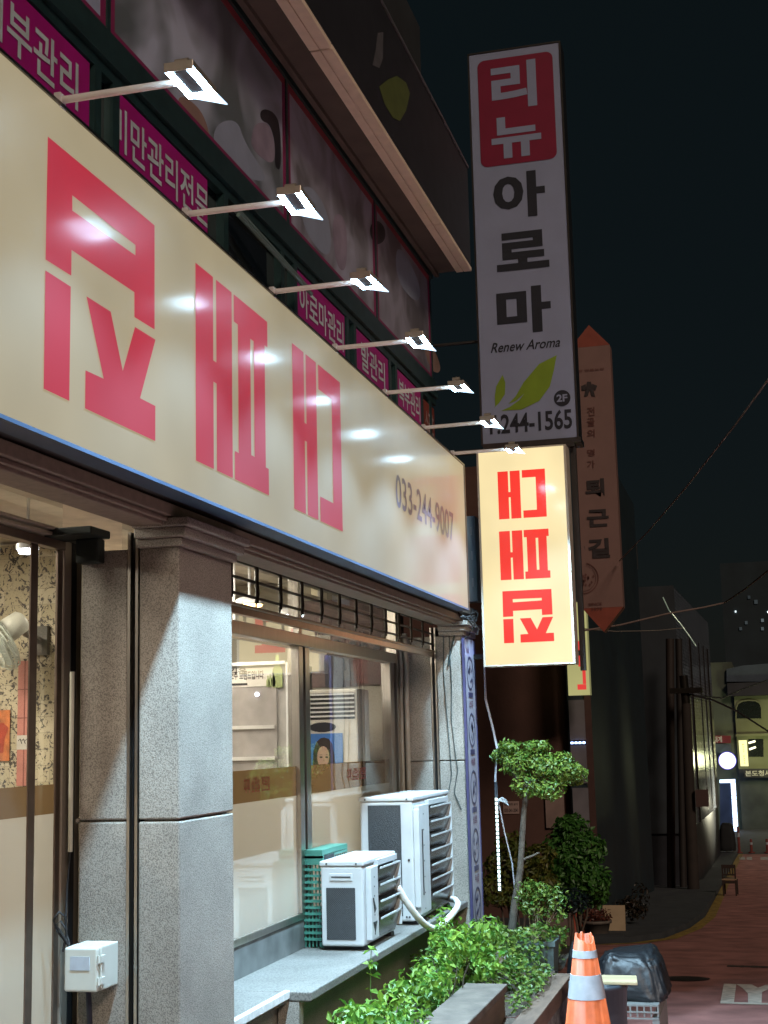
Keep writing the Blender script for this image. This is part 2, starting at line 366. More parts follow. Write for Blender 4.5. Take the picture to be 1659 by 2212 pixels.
# granite pillars with joint, shutter groove and capital
pil = MB()
for z0, z1 in ((gz(5), zj-.004), (zj+.004, .79)):
    pil.box(PX0, PX1, PY, 2.395, z0, z1); pil.box(PX0, PX1, 2.445, 2.652, z0, z1); pil.box(PX0+.16, PX1, 2.652, 2.735, z0, z1)
pil.box(PX0+.02, PX1-.02, PY+.02, 2.38, zj-.01, zj+.01); pil.box(PX0+.02, PX1-.02, 2.46, 2.68, zj-.01, zj+.01)
p1 = pil.build('pillar', GR, shop, .007)
for k in (0, 1):
    cx0, cx1 = (PX0, PX1) if k == 0 else (EX, 11.32)
    cp = MB()
    cp.box(cx0-.02, cx1+.02, PY-.02, 2.40, .79, .825); cp.box(cx0-.045, cx1+.045, PY-.045, 2.40, .825, .865); cp.box(cx0-.065, cx1+.065, PY-.065, 2.40, .865, .90)
    if k == 0: cp.build('capital', GR, p1, .006)
    else:
        pl = MB()
        for z0, z1 in ((gz(11), -.18), (-.174, .79)):
            pl.box(EX, 11.32, PY, 2.425, z0, z1); pl.box(EX, 11.32, 2.475, 2.80, z0, z1)
        p2 = pl.build('pillar', GR, shop, .007); cp.build('capital', GR, p2, .006)
for x in (PX0-.004, EX-.004):              # shutter guide rails in both reveals
    ya = 2.398 if x < 6 else 2.428
    for yy in (ya, ya+.034): MB().box(x, x+.03, yy, yy+.012, gz(x), .86).build('shutter_rail', STEEL, shop)
MB().box(PX0+.03, PX0+.2, 2.40, 2.444, gz(5), .86).build('shutter_slot', BLACK, shop); MB().box(EX+.03, EX+.2, 2.43, 2.474, gz(11), .86).build('shutter_slot', BLACK, shop)
# lintel with mouldings, dark soffit under the signboard
m = MB(); m.box(0, EX+.1, 2.265, 2.40, .872, .957); m.box(0, EX+.1, 2.42, 2.505, .945, .957)
m.box(0, EX+.47, 2.225, 2.262, .905, .955); m.box(0, EX+.47, 2.243, 2.262, .885, .903)
m.build('lintel', pm('lintel_stone', (.22, .18, .14), .7, 0, .12, 30, .2, 120), shop, .004)
m = MB(); m.box(0, 11.32, 2.17, 2.5, .965, 1.02); m.box(0, 11.32, 2.262, 2.5, .958, .9648)
m.build('soffit', pm('dark_soffit', (.035, .03, .026), .6, 0, .3, 9), shop)
# the body of the shop: floor slab, upper wall
m = MB(); m.box(-3, 11.32, 2.51, 2.78, 1.06, 6.2); m.box(-3, 11.32, 2.78, 8, 1.36, 6.2); m.box(11.06, 11.32, 2.8, 8, gz(11), 1.0); m.box(-3, -2.8, 2.8, 8, -1.4, 1.0); m.box(-3, 11.06, 7.0, 7.2, -1.4, 1.0)
m.build('wall', pm('dark_render', (.018, .022, .024), .9, 0, .3, 4), shop)
m = MB(); m.box(-2.8, 11.06, 2.79, 7, 1.30, 1.34); m.build('ceiling', pm('ceiling_board', (.62, .55, .46), .8), shop)
m = MB(); m.box(-2.8, 11.06, 2.79, 7, -1.4, -1.32); m.build('floor', pm('shop_floor', (.25, .2, .15), .5), shop)
m = MB(); m.box(10.98, 11.05, 2.80, 7, -1.3, 1.29); m.box(-2.79, 11, 6.9, 6.98, -1.3, 1.29); m.box(-2.79, -2.7, 2.8, 6.9, -1.3, 1.29)
m.build('interior_wall', pm('interior_wall', (.40, .37, .30), .8, 0, .08, 3), shop)
m = MB(); m.box(8.0, 8.1, 4.0, 6.88, -1.3, 1.28); m.build('partition', scribble('comic_wallpaper', (.60, .53, .37), (.05, .042, .035), 8), shop)
# ledge and base wall
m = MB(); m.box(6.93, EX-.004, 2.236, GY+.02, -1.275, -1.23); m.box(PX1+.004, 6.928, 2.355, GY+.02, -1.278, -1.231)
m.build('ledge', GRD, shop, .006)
m = MB(); m.box(6.0, 6.925, 2.345, 2.375, -1.262, -1.222); m.build('ledge_edge_strip', pm('white_edge_strip', (.7, .7, .68), .5, 0, .15, 30), shop, .004)
m = MB(); m.box(PX1+.01, EX, 2.42, 2.7, gz(11)-.1, -1.28); m.box(6.93, 7.0, 2.30, 2.41, gz(8)-.1, -1.278); m.box(10.5, 10.56, 2.30, 2.41, gz(11)-.1, -1.278)
m.build('base_wall', GR, shop)
m = MB(); m.box(PX1+.004, EX-.004, GY-.012, GY+.06, -1.228, -1.06); m.build('glazing_kerb', pm('kerb_stone_dark', (.12, .125, .12), .35, 0, .4, 6), shop)
# shop window: frame, two panes, film
win = MB()
mu0, mu1 = 8.30, 8.52
win.box(PX1+.004, EX-.004, GY-.02, GY+.05, -1.058, -1.02)
win.box(PX1+.004, EX-.004, GY-.03, GY+.05, .585, .66); win.box(PX1+.004, EX-.004, GY-.03, GY+.05, 1.02, 1.059)
win.box(mu0, mu0+.085, GY-.025, GY+.05, -1.018, .583); win.box(mu0+.13, mu1, GY-.025, GY+.05, -1.018, .583)
win.box(mu0+.03, mu0+.085, GY-.02, GY+.05, .662, 1.018)
win.box(EX-.30, EX-.19, GY-.025, GY+.05, -1.018, .583); win.box(EX-.13, EX-.02, GY-.035, GY+.05, -1.018, 1.018)
wf = win.build('window_frame', STEEL, shop, .003)
m = MB(); m.box(mu0+.0852, mu0+.1298, GY-.005, GY+.04, -1.018, .583); m.box(EX-.189, EX-.131, GY-.005, GY+.04, -1.018, .583); m.build('gasket', BLACK, wf)
def panes(name, x0, x1, y, z0, z1, mat, par):
    m = MB(); m.add([(x0, y, z0), (x1, y, z0), (x1, y, z1), (x0, y, z1)], [(0, 1, 2, 3)]); return m.build(name, mat, par, recalc=False)
for a, b in ((PX1, mu0), (mu1, EX-.30)):
    panes('window_pane', a, b, GY, -.15, .586, GLASS, shop)
    bnd = panes('band_film', a, b, GY, -.325, -.15, BAND, shop)
    panes('frosted_film', a, b, GY, -1.02, -.325, FILM, shop)
DY = 2.74
panes('transom_pane', PX1, EX, GY, .66, 1.02, GLASS, shop); panes('transom_pane', 0, 5.24, DY, .875, 1.06, GLASS, shop)
REDF = pm('dark_red_vinyl', (.22, .02, .015), .6)
for px0, px1 in ((526, 582), (750, 790)):
    a = fY(px0, 1700, GY).x; b = fY(px1, 1680, GY).x
    m = MB(); text(m, '대패 삼겹살 전문점', (a, GY-.003, -.275), (b-a, 0, 0), (0, 0, .085), .015); m.build('film_words', REDF, shop)
for yy, r_ in ((2.71, .016), (2.665, .02)):
    m = MB(); m.tube([(10.80, yy, .82), (10.80, yy-.01, .55), (10.81, yy, .3), (10.81, yy, -.9)], r_, 10); m.build('drain_pipe', pm('dull_white_pipe', (.42, .40, .34), .5), shop)
# entrance: glass door leaf, stiles, posts, head rail
DY = 2.74
dz = gz(5)
m = MB(); m.box(4.981, 5.036, DY-.004, DY+.006, dz, .80); m.box(5.197, 5.238, DY-.006, DY+.006, dz, .80); m.box(0, 5.235, DY-.02, DY+.03, .80, .835)
drf = m.build('door_frame', pm('bronze_frame', (.17, .13, .10), .4, .6, .1, 20), shop, .003)
m = MB(); m.box(5.241, 5.304, DY-.012, DY+.03, dz, .86); m.box(5.340, 5.394, DY-.012, DY+.03, dz, .86); m.box(0, 5.4, DY-.05, DY+.03, .84, .853); m.box(0, 5.4, DY-.06, DY+.03, .862, .874)
m.build('door_post', pm('satin_post', (.50, .44, .36), .42, .55, .08, 25, stretch=(1, 1, .1)), shop, .003)
m = MB(); m.box(5.3, 5.343, DY-.015, DY+.02, dz, .84); m.build('post_gap', BLACK, shop)
for a, b in ((3.9, 4.978), (5.036, 5.195)):
    panes('door_pane', a, b, DY, -.145, .80, GLASS, shop); panes('door_band', a, b, DY, -.26, -.145, BAND, shop); panes('door_film', a, b, DY, dz, -.26, FILM, shop)
m = MB(); m.box(5.06, 5.235, 2.52, 2.73, .835, .868); m.box(5.17, 5.237, 2.545, 2.645, .735, .834)
m.build('shutter_motor_box', pm('dark_green_metal', (.02, .028, .026), .5, .3), shop, .006)

# ---------------------------------------------------------------- upper floor
UY = 2.42
m = MB(); m.box(0, 11.06, UY, UY+.08, 2.0, 2.36); m.box(0, 11.06, UY-.01, UY+.08, 2.70, 2.745); m.box(0, 11.06, UY-.03, UY+.08, 2.755, 2.80); m.box(0, 11.06, UY-.02, UY+.08, 2.81, 2.90); m.box(0, 11.06, UY-.015, UY+.08, 3.79, 3.83)
for x in (2.6, 4.86, 5.03, 6.28, 7.15, 7.38, 8.45, 8.62, 9.54, 9.72, 10.55, 10.85): m.box(x-.03, x+.03, UY-.012, UY+.06, 2.361, 2.699)
for x in (4.97, 7.29, 9.25, 11.0): m.box(x-.018, x+.018, UY-.004, UY+.06, 2.901, 3.789)
m.build('upper_window_frame', TEAL, shop)
m = MB(); m.box(0, 11.02, UY+.03, UY+.05, 2.36, 3.80); m.build('upper_glass', pm('night_glass', (.012, .014, .017), .06, 0, 0), shop)
# half open sash leaning out in front of the second opening
m = MB(); m.tube([(6.35, UY-.03, 2.66), (7.30, UY-.10, 2.53)], .018); m.tube([(6.35, UY-.05, 2.62), (7.33, UY-.12, 2.50)], .012); m.build('open_sash', pm('pale_teal_sash', (.22, .30, .27), .4, .4), shop)
# magenta window strips with white words
STR = [(2.0, 4.80, '피부관리', 3.965, 4.70), (5.06, 6.05, '비만관리전문', 5.0, 6.06), (7.43, 8.40, '아로마관리', 7.46, 8.36), (8.68, 9.51, '발관리', 8.78, 9.40), (9.76, 10.52, '복부관리', 9.80, 10.48)]
for k, (a, b, s, ta, tb) in enumerate(STR):
    m = MB(); m.box(a, b, UY-.004, UY+.028, 2.30, 2.69); wb = m.build('window_banner', MAG, shop)
    m = MB(); text(m, s, (ta, UY-.007, 2.44), (tb-ta, 0, 0), (0, 0, .195), .016); m.build('lettering', PALE, wb)
m = MB(); m.box(10.62, 11.0, UY-.004, UY+.028, 2.30, 2.66); wb = m.build('window_banner', pm('orange_vinyl', (.20, .035, .02), .5), shop)
m = MB(); text(m, '스포츠', (10.66, UY-.007, 2.42), (.3, 0, 0), (0, 0, .17), .02); m.build('lettering', pm('pale_pink_vinyl', (.4, .3, .28), .5), wb)
# big photo posters behind the upper glazing: dim greys with simple bodies
def poster_mat(name, a, b, sc):
    m, t = newmat(name); bs = t.nodes['Principled BSDF']; tc = t.nodes.new('ShaderNodeTexCoord'); nz = t.nodes.new('ShaderNodeTexNoise')
    nz.inputs['Scale'].default_value = sc; nz.inputs['Detail'].default_value = 2; nz.inputs['Distortion'].default_value = .8
    cr = t.nodes.new('ShaderNodeValToRGB'); cr.color_ramp.elements[0].color = (*a, 1); cr.color_ramp.elements[1].color = (*b, 1); cr.color_ramp.elements[0].position = .38; cr.color_ramp.elements[1].position = .62
    t.links.new(tc.outputs['Object'], nz.inputs['Vector']); t.links.new(nz.outputs[0], cr.inputs[0]); t.links.new(cr.outputs[0], bs.inputs['Base Color']); bs.inputs['Roughness'].default_value = .35; return m
PO = [poster_mat('photo_print_'+n, a, b, s) for n, a, b, s in (('grey', (.21, .25, .33), (.44, .52, .68), 1.3), ('slate', (.13, .16, .17), (.50, .56, .68), 1.7), ('brown', (.16, .16, .17), (.42, .43, .52), 2.2), ('mauve', (.14, .13, .14), (.33, .32, .38), 2.5))]
HAIR = pm('print_hair', (.015, .015, .022), .4); ROBE = pm('print_robe', (.32, .27, .34), .5, 0, .2, 6); SKIN = pm('print_skin', (.32, .21, .17), .5, 0, .15, 5); PALEP = pm('print_pale', (.31, .36, .45), .5, 0, .12, 4)
for k, (a, b) in enumerate(((0.6, 4.95), (4.99, 7.27), (7.31, 9.23), (9.27, 10.98))):
    m = MB(); m.box(a, b, UY+.004, UY+.02, 2.90, 3.79); po = m.build('photo_poster', PO[k], shop)
    def SP(pts, n=3):
        for _ in range(n): pts = [q for a, b in zip(pts, pts[1:]+pts[:1]) for q in (a.lerp(b, .25), a.lerp(b, .75))]
        return pts
    t = .045; m = MB(); y0, y1 = UY+.0012, UY+.0038
    m.box(a, b, y0, y1, 2.90, 2.90+t); (m if k < 1 else m)
    m.box(a, a+t, y0, y1, 2.90+t, 3.79-t); m.box(b-t, b, y0, y1, 2.90+t, 3.79-t); m.build('poster_border', PINKB, po)
    m = MB(); m.box(a, b, y0, y1, 3.79-t, 3.79); m.build('poster_border', REDB, po)
    R7 = lambda x, y: fY(*D(x, y, 500, 100, 2.074), UY+.0025)
    R4 = lambda x, y: fY(*D(x, y, 700, 700, 1.3825), UY+.0025)
    if k == 1:
        MB().poly(SP([R7(*q) for q in [(1060, 790), (1160, 800), (1210, 960), (1200, 1160), (1010, 1010), (1020, 870)]])).build('printed_robe', ROBE, po)
        MB().poly(SP([R7(*q) for q in [(1085, 700), (1130, 680), (1200, 710), (1250, 800), (1262, 1190), (1205, 1160), (1212, 960), (1165, 800), (1095, 780)]])).build('printed_hair', HAIR, po)
        MB().poly(SP([R7(*q) for q in [(720, 800), (900, 760), (960, 960), (1180, 1290), (940, 1240), (700, 1000)]])).build('printed_towel', PALEP, po)
        MB().poly(SP([R7(*q) for q in [(420, 560), (560, 640), (640, 760), (690, 960), (560, 830), (420, 690)]])).build('printed_arm', SKIN, po)
    if k == 2:
        MB().poly(SP([R4(*q) for q in [(835, 210), (900, 190), (925, 330), (915, 520), (860, 480)]])).build('printed_robe', ROBE, po)
        MB().poly(SP([R4(*q) for q in [(1045, 260), (1085, 225), (1130, 270), (1130, 340), (1085, 370), (1050, 330)]])).build('printed_hair', HAIR, po)
        MB().poly(SP([R4(*q) for q in [(640, 60), (740, 40), (830, 220), (835, 460), (700, 320)]])).build('printed_towel', PALEP, po)
    if k == 3:
        MB().poly(SP([R4(*q) for q in [(1185, 360), (1260, 440), (1330, 620), (1300, 690), (1190, 560)]])).build('printed_towel', PALEP, po)
        MB().poly(SP([R4(*q) for q in [(1330, 900), (1400, 930), (1440, 1060), (1380, 1060)]])).build('printed_arm', SKIN, po)
# eaves: brown soffit board, cream sheet strip with joints, dark fascia sign band above
m = MB(); m.box(0, 11.06, 2.192, 2.50, 3.835, 3.87); m.box(0, 11.06, 2.35, 2.385, 3.80, 3.834); m.build('eaves_board', BROWN, shop)
m = MB()
for a, b in ((0, 7.02), (7.035, 9.86), (9.87, 11.0)): m.box(a, b, 2.062, 2.128, 3.80, 3.832); m.box(a, b, 2.133, 2.19, 3.80, 3.832)
m.build('eaves_strip', CREAM, shop, .003)
fas = thing('fascia_signboard', 'long unlit dark signboard with a faint green leaf along the roof edge', 'sign', (7, 2.06, 3.84))
m = MB(); m.box(0, 10.96, 2.06, 2.19, 3.836, 4.68); fb = m.build('board', DARKP, fas)
m = MB(); m.box(0, 10.97, 2.05, 2.066, 4.681, 4.70); m.build('top_trim', pm('trim_grey', (.16, .16, .17), .4, .4), fas)
R2 = lambda x, y: fY(*D(x, y, 900, 0, 1.659), 2.057)
MB().poly([R2(*q) for q in [(985, 565), (1040, 520), (1100, 495), (1160, 540), (1185, 610), (1160, 720), (1120, 790), (1075, 770), (1020, 680)]]).build('leaf_emblem', pm('dim_leaf_green', (.10, .13, .03), .5, 0, .2, 8), fas)
MB().poly([R2(*q) for q in [(975, 215), (1010, 210), (1010, 380), (985, 445), (940, 425), (960, 330)]]).build('letter_stroke', pm('dim_grey_letter', (.10, .10, .105), .6, 0, .2, 9), fas)

# ================================================================ SIGNS
SY = 2.08
SIGN_F = glow_face('sign_face_cream', (.014, .013, .011), (.50, .415, .26), .74, k2=.60, r1=.15, r2=.44)  # panel and letters emit an added even glow; diffuse kept near nil
SIGN_R = glow_face('sign_face_red', (.012, .003, .004), (.60, .034, .06), .74, k2=.60, r1=.15, r2=.44, gcol=(.9, .82, .88))
ms = thing('main_signboard', 'long cream signboard with three big red block letters and a phone number', 'sign', (6.3, SY, .95))
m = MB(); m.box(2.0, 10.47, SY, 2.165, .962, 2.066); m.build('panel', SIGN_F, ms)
m = MB(); m.box(1.99, 10.485, SY-.006, 2.166, 2.067, 2.079); m.box(10.471, 10.487, SY-.006, 2.166, .95, 2.066); m.build('frame', STEELD, ms)
m = MB(); m.box(1.99, 10.470, SY-.007, 2.166, .948, .961); m.build('bottom_trim', pm('blue_grey_trim', (.035, .06, .11), .5, 0), ms)
G_A = [(0, .22, 0, 1), (.26, .47, 0, 1), (.22, .26, .44, .55), (.515, .80, 0, .16), (.515, .80, .845, 1), (.80, 1, 0, 1)]
G_B = [(0, .22, 0, 1), (.26, .47, 0, 1), (.22, .26, .44, .55), (.50, 1, 0, .15), (.50, 1, .85, 1), (.555, .735, .15, .85), (.785, .955, .15, .85), (.735, .785, .15, .175), (.735, .785, .825, .85)]
R3 = lambda x, y: fY(*D(x, y, 0, 700, 1.659), SY)
_C = [[(307, -269), (1005, 300), (880, 440), (467, 115)], [(1005, 300), (1005, 992), (873, 910), (873, 748), (880, 508), (880, 440)],
      [(467, 215), (880, 508), (873, 748), (462, 472)], [(307, -269), (467, 115), (467, 215), (462, 472), (460, 640), (290, 533)],
      [(290, 605), (457, 712), (447, 1462), (277, 1383)],
      [(560, 775), (718, 875), (797, 1262), (877, 975), (1013, 1060), (910, 1440), (1013, 1493), (1013, 1722), (550, 1512), (553, 1258), (672, 1313)]]
cx0, cx1, cz0, cz1 = 3.838, 4.68, R3(307, -269).z, 1.097
def nrm(p): q = R3(*p); return ((q.x-cx0)/(cx1-cx0), (cz0-(q.z))/(cz0-cz1))
G_C = [[nrm(p) for p in pl] for pl in _C]
for pl in G_C:
    for i, (a, b) in enumerate(pl): pl[i] = (min(max(a, 0), 1) if abs(a) < .06 or abs(a-1) < .06 else a, min(max(b, 0), 1) if abs(b) < .07 or abs(b-1) < .04 else b)
def polys(mb, pls, o, u, v):
    o, u, v = Vector(o), Vector(u), Vector(v)
    for pl in pls: mb.add([o+u*a+v*b for a, b in pl], [tuple(range(len(pl)))])
    return mb
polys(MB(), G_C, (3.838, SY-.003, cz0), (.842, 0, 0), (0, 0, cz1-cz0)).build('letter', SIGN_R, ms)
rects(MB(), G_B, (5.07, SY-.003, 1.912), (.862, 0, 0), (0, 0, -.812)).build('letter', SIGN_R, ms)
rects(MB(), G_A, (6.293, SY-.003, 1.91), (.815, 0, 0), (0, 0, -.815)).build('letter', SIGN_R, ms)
m = MB(); text(m, '033-244-9007', (8.29, SY-.003, 1.41), (1.72, 0, 0), (0, 0, .215), .012); m.build('phone_number', glow_face('sign_face_blue', (.03, .03, .05), (.05, .042, .07), .6), ms)

# projecting signs (faces look down the street at the camera)
def quadX(pts, x): return [fX(px, py, x) for px, py in pts]
R6 = lambda x, y: D(x, y, 1800, 1300, 1.58)
R55 = lambda x, y: D(x, y, 1800, 100, 1.3014)
AX = 11.2
def flat(y, z, x): return Vector((x, y, z))
ar = thing('spa_projecting_sign', 'tall unlit white projecting sign with a red square, black letters and green leaves', 'sign', (AX, 1.66, 2.38))
ay0, ay1, az0, az1 = 2.055, 1.282, 2.378, 5.80
AW = pm('spa_sign_white', (.26, .295, .41), .5, 0, .06, 3); ABL = pm('spa_sign_black', (.012, .014, .022), .5)
m = MB(); m.box(AX, AX+.22, ay1, ay0, az0, az1); m.build('box', AW, ar)
m = MB(); m.box(AX-.006, AX+.226, ay1-.016, ay1-.001, az0-.012, az1+.012); m.box(AX-.006, AX+.226, ay0+.001, ay0+.014, az0-.012, az1+.012); m.box(AX-.006, AX+.226, ay1, ay0, az1+.0005, az1+.014); m.box(AX-.008, AX+.226, ay1-.03, ay0, az0-.045, az0-.0005); m.build('frame', STEELD, ar)
SX = AX-.004
m = MB()
def rrect(y0, y1, z0, z1, r, x, n=6):
    pts = []
    for cy, cz, a0 in ((y0-r, z0+r, 180), (y1+r, z0+r, 270), (y1+r, z1-r, 0), (y0-r, z1-r, 90)):
        for i in range(n+1):
            q = math.radians(a0+90*i/n); pts.append(Vector((x, cy-r*math.cos(q), cz+r*math.sin(q))))
    return pts
a = fX(*R55(105, 185), SX); b = fX(*R55(510, 690), SX)
sq = m.poly(rrect(fX(*R55(112, 440), SX).y, fX(*R55(500, 410), SX).y, fX(*R55(310, 706), SX).z, fX(*R55(297, 158), SX).z, .06, SX)).build('red_square', pm('spa_sign_red', (.20, .004, .03), .5, 0, .06, 5), ar)
def txX(body, y, z, wy, hz, x, mat, par, bold=.02, name='lettering', shear=0):
    m = MB(); text(m, body, (x, y, z), (0, -wy, 0), (0, 0, hz), bold, shear); return m.build(name, mat, par)
def ext(p1, p2, x): a, b = fX(*p1, x), fX(*p2, x); return a, b
for body, q in (('리', (180, 165, 400, 435)), ('뉴', (180, 440, 425, 685))):
    a = fX(*R55(q[0], q[3]), SX); b = fX(*R55(q[2], q[1]), SX)
    txX(body, a.y, a.z-.01, a.y-b.y, b.z-a.z, SX-.003, AW, sq, .035)
for body, q in (('아', (190, 735, 445, 1000)), ('로', (205, 1040, 465, 1265)), ('마', (208, 1325, 475, 1590))):
    a = fX(*R55(q[0], q[3]), SX); b = fX(*R55(q[2], q[1]), SX)
    txX(body, a.y, a.z, a.y-b.y, b.z-a.z, SX, ABL, ar, .04)
a = fX(*R55(172, 1680), SX); b = fX(*R55(528, 1628), SX); txX('Renew Aroma', a.y, a.z, a.y-b.y, .085, SX, ABL, ar, .012, shear=.35)
LG = pm('spa_leaf_green', (.19, .29, .015), .5, 0, .1, 5)
leafA = [(510, 1690), (420, 1735), (340, 1830), (300, 1900), (262, 1940), (300, 1925), (345, 1885), (318, 1920), (270, 1955), (225, 1975), (330, 1968), (420, 1925), (475, 1850), (495, 1770)]
leafB = [(233, 1790), (200, 1850), (193, 1900), (195, 1950), (187, 1962), (215, 1935), (245, 1890), (247, 1830)]
for lf in (leafA, leafB): MB().poly([fX(*R55(*p), SX) for p in lf]).build('leaf_emblem', LG, ar)
c = fX(*R55(538, 1910), SX)
bd = MB().poly([Vector((SX, c.y-.068*math.cos(t*math.pi/16), c.z+.068*math.sin(t*math.pi/16))) for t in range(32)]).build('floor_badge', ABL, ar)
txX('2F', c.y+.045, c.z-.03, .088, .062, SX-.003, AW, bd, .03)
a = fX(*R55(160, 2130), SX); b = fX(*R55(600, 2000), SX); txX('T.244-1565', 2.03, 2.452, .715, .165, SX, ABL, ar, .022)

LX = 11.0
lz0, lz1, ly0, ly1 = .557, 2.275, 2.06, 1.372
lit = thing('lit_projecting_sign', 'glowing cream projecting sign with three stacked red block letters', 'sign', (LX, 1.72, .56))
LITF = glow_face('lit_face_cream', (.03, .028, .02), (.93, .76, .41), 1.0, k2=.3, var=.10); LITR = glow_face('lit_face_red', (.03, .004, .004), (.93, .045, .03), .98, k2=.3)
m = MB(); m.box(LX, LX+.012, ly1, ly0, lz0, lz1); m.build('face', LITF, lit)
m = MB(); m.box(LX+.0125, LX+.2, ly1, ly0, lz0, lz1); m.build('box', pm('cream_frame', (.5, .45, .36), .5), lit)
m = MB(); m.box(LX-.005, LX+.205, ly1-.02, ly1-.001, lz0-.012, lz1+.01); m.box(LX-.005, LX+.205, ly0+.001, ly0+.016, lz0-.012, lz1+.01); m.box(LX-.005, LX+.205, ly1, ly0, lz0-.012, lz0-.0005); m.box(LX-.005, LX+.205, ly1, ly0, lz1+.0005, lz1+.012); m.build('frame', pm('cream_frame', (.5, .45, .36), .5), lit)
def gbox(px0, py0, px1, py1, x): a = fX(*R6(px0, py0), x); b = fX(*R6(px1, py1), x); return a, b
for gl, (p0, p1, p2) in (('A', ((250, 882), (545, 860), (262, 1178))), ('B', ((260, 1253), (568, 1237), (272, 1556))), ('C', ((280, 1625), (590, 1612), (293, 1948)))):
    o = fX(*R6(*p0), LX-.004); u = fX(*R6(*p1), LX-.004)-o; v = fX(*R6(*p2), LX-.004)-o
    u = Vector((0, u.y, 0)); v = Vector((0, 0, v.z)); m = MB()
    if gl == 'C': polys(m, G_C, o, u, v)
    else: rects(m, G_A if gl == 'A' else G_B, o, u, v)
    m.build('letter', LITR, lit)
DSP = pm('dark_steel_post', (.05, .045, .04), .5, .5)
MB().box(LX+.23, LX+.27, 1.30, 1.345, .5, 2.33).build('support_post', DSP, lit); MB().box(LX+.15, LX+.2, 1.30, 2.30, 2.295, 2.33).build('support_bar', DSP, lit); MB().box(LX+.23, LX+.27, 1.345, 2.4, .62, .66).build('support_bar', DSP, lit)
MB().tube([(LX+.26, 2.05, 3.27), (LX+.26, 2.5, 3.27)], .014).build('wall_bracket', DSP, ar)

# far projecting sign with pointed orange ends
OX = 22.0
RO = lambda x, y: D(x, y, 2200, 1300, 1.7)
og = thing('pointed_projecting_sign', 'dim pink projecting sign with pointed orange ends and dark letters', 'sign', (OX, 2.2, 1.6))
PINK = pm('dim_pink_print', (.22, .125, .105), .6, 0, .06, 3); ORG = pm('dim_orange_print', (.26, .055, .03), .6); OBK = pm('dim_ink', (.03, .02, .02), .6)
c0 = fX(1276, 760, OX); yL, yR, zt, zb = 2.56, 1.93, 6.13, 1.94
d = (0.3, 0, 0)
MB().prism([(OX, yL, zb), (OX, yR, zb), (OX, yR, zt), (OX, yL, zt)], d).build('body', PINK, og)
MB().prism([(OX, yL, zt+.002), (OX, yR, zt+.002), (OX, (yL+yR)/2, zt+.36)], d).build('pointed_cap', ORG, og)
MB().prism([(OX, yR, zb-.002), (OX, yL, zb-.002), (OX, (yL+yR)/2, zb-.38)], d).build('pointed_base', ORG, og)
OS = OX-.012
def ortext(body, x0, y0, x1, y1, bold, mat=OBK):
    a = fX(*RO(x0, y1), OS); b = fX(*RO(x1, y0), OS); txX(body, a.y, a.z, a.y-b.y, b.z-a.z, OS, mat, og, bold)
ortext('퇴', 180, 990, 302, 1120, .04); ortext('근', 192, 1195, 332, 1320, .04); ortext('길', 200, 1390, 338, 1530, .04)
BRN = pm('dim_brown_ink', (.13, .045, .035), .6)
for b, y0, y1 in (('전', 512, 575), ('골', 585, 645), ('의', 662, 720), ('명', 795, 845), ('가', 870, 925)): ortext(b, 192, y0, 240, y1, .015, BRN)
ortext('SINCE', 200, 1822, 290, 1845, .02, BRN); ortext('1979', 222, 1855, 292, 1880, .02, BRN); ortext('정 명품농장', 128, 250, 305, 282, .02, BRN)
m = MB()
cc = fX(*RO(160, 1660), OS); 
for r0, r1 in ((.25, .235), (.21, .203)):
    for i in range(24):
        a, b = -math.pi/2+math.pi*i/24-.3, -math.pi/2+math.pi*(i+1)/24-.3
        m.add([(OS, cc.y-r0*math.cos(a), cc.z+r0*math.sin(a)), (OS, cc.y-r0*math.cos(b), cc.z+r0*math.sin(b)), (OS, cc.y-r1*math.cos(b), cc.z+r1*math.sin(b)), (OS, cc.y-r1*math.cos(a), cc.z+r1*math.sin(a))], [(0, 1, 2, 3)])
for i in range(16):
    a = random.uniform(-1.7, 1.2); r = random.uniform(.03, .18); q = .018
    m.add([(OS, cc.y-r*math.cos(a)+u, cc.z+r*math.sin(a)+v) for u, v in ((-q, 0), (0, -q*1.4), (q, 0), (0, q*1.4))], [(0, 1, 2, 3)])
m.build('round_emblem', BRN, og)
m = MB()
for pl in ([(170, 445), (190, 345), (215, 345), (245, 445), (220, 440), (208, 400), (195, 440)], [(150, 375), (180, 360), (185, 400), (155, 405)], [(222, 358), (258, 372), (245, 405), (225, 395)]): m.poly([fX(*RO(*p), OS) for p in pl])
m.build('gate_emblem', OBK, og)

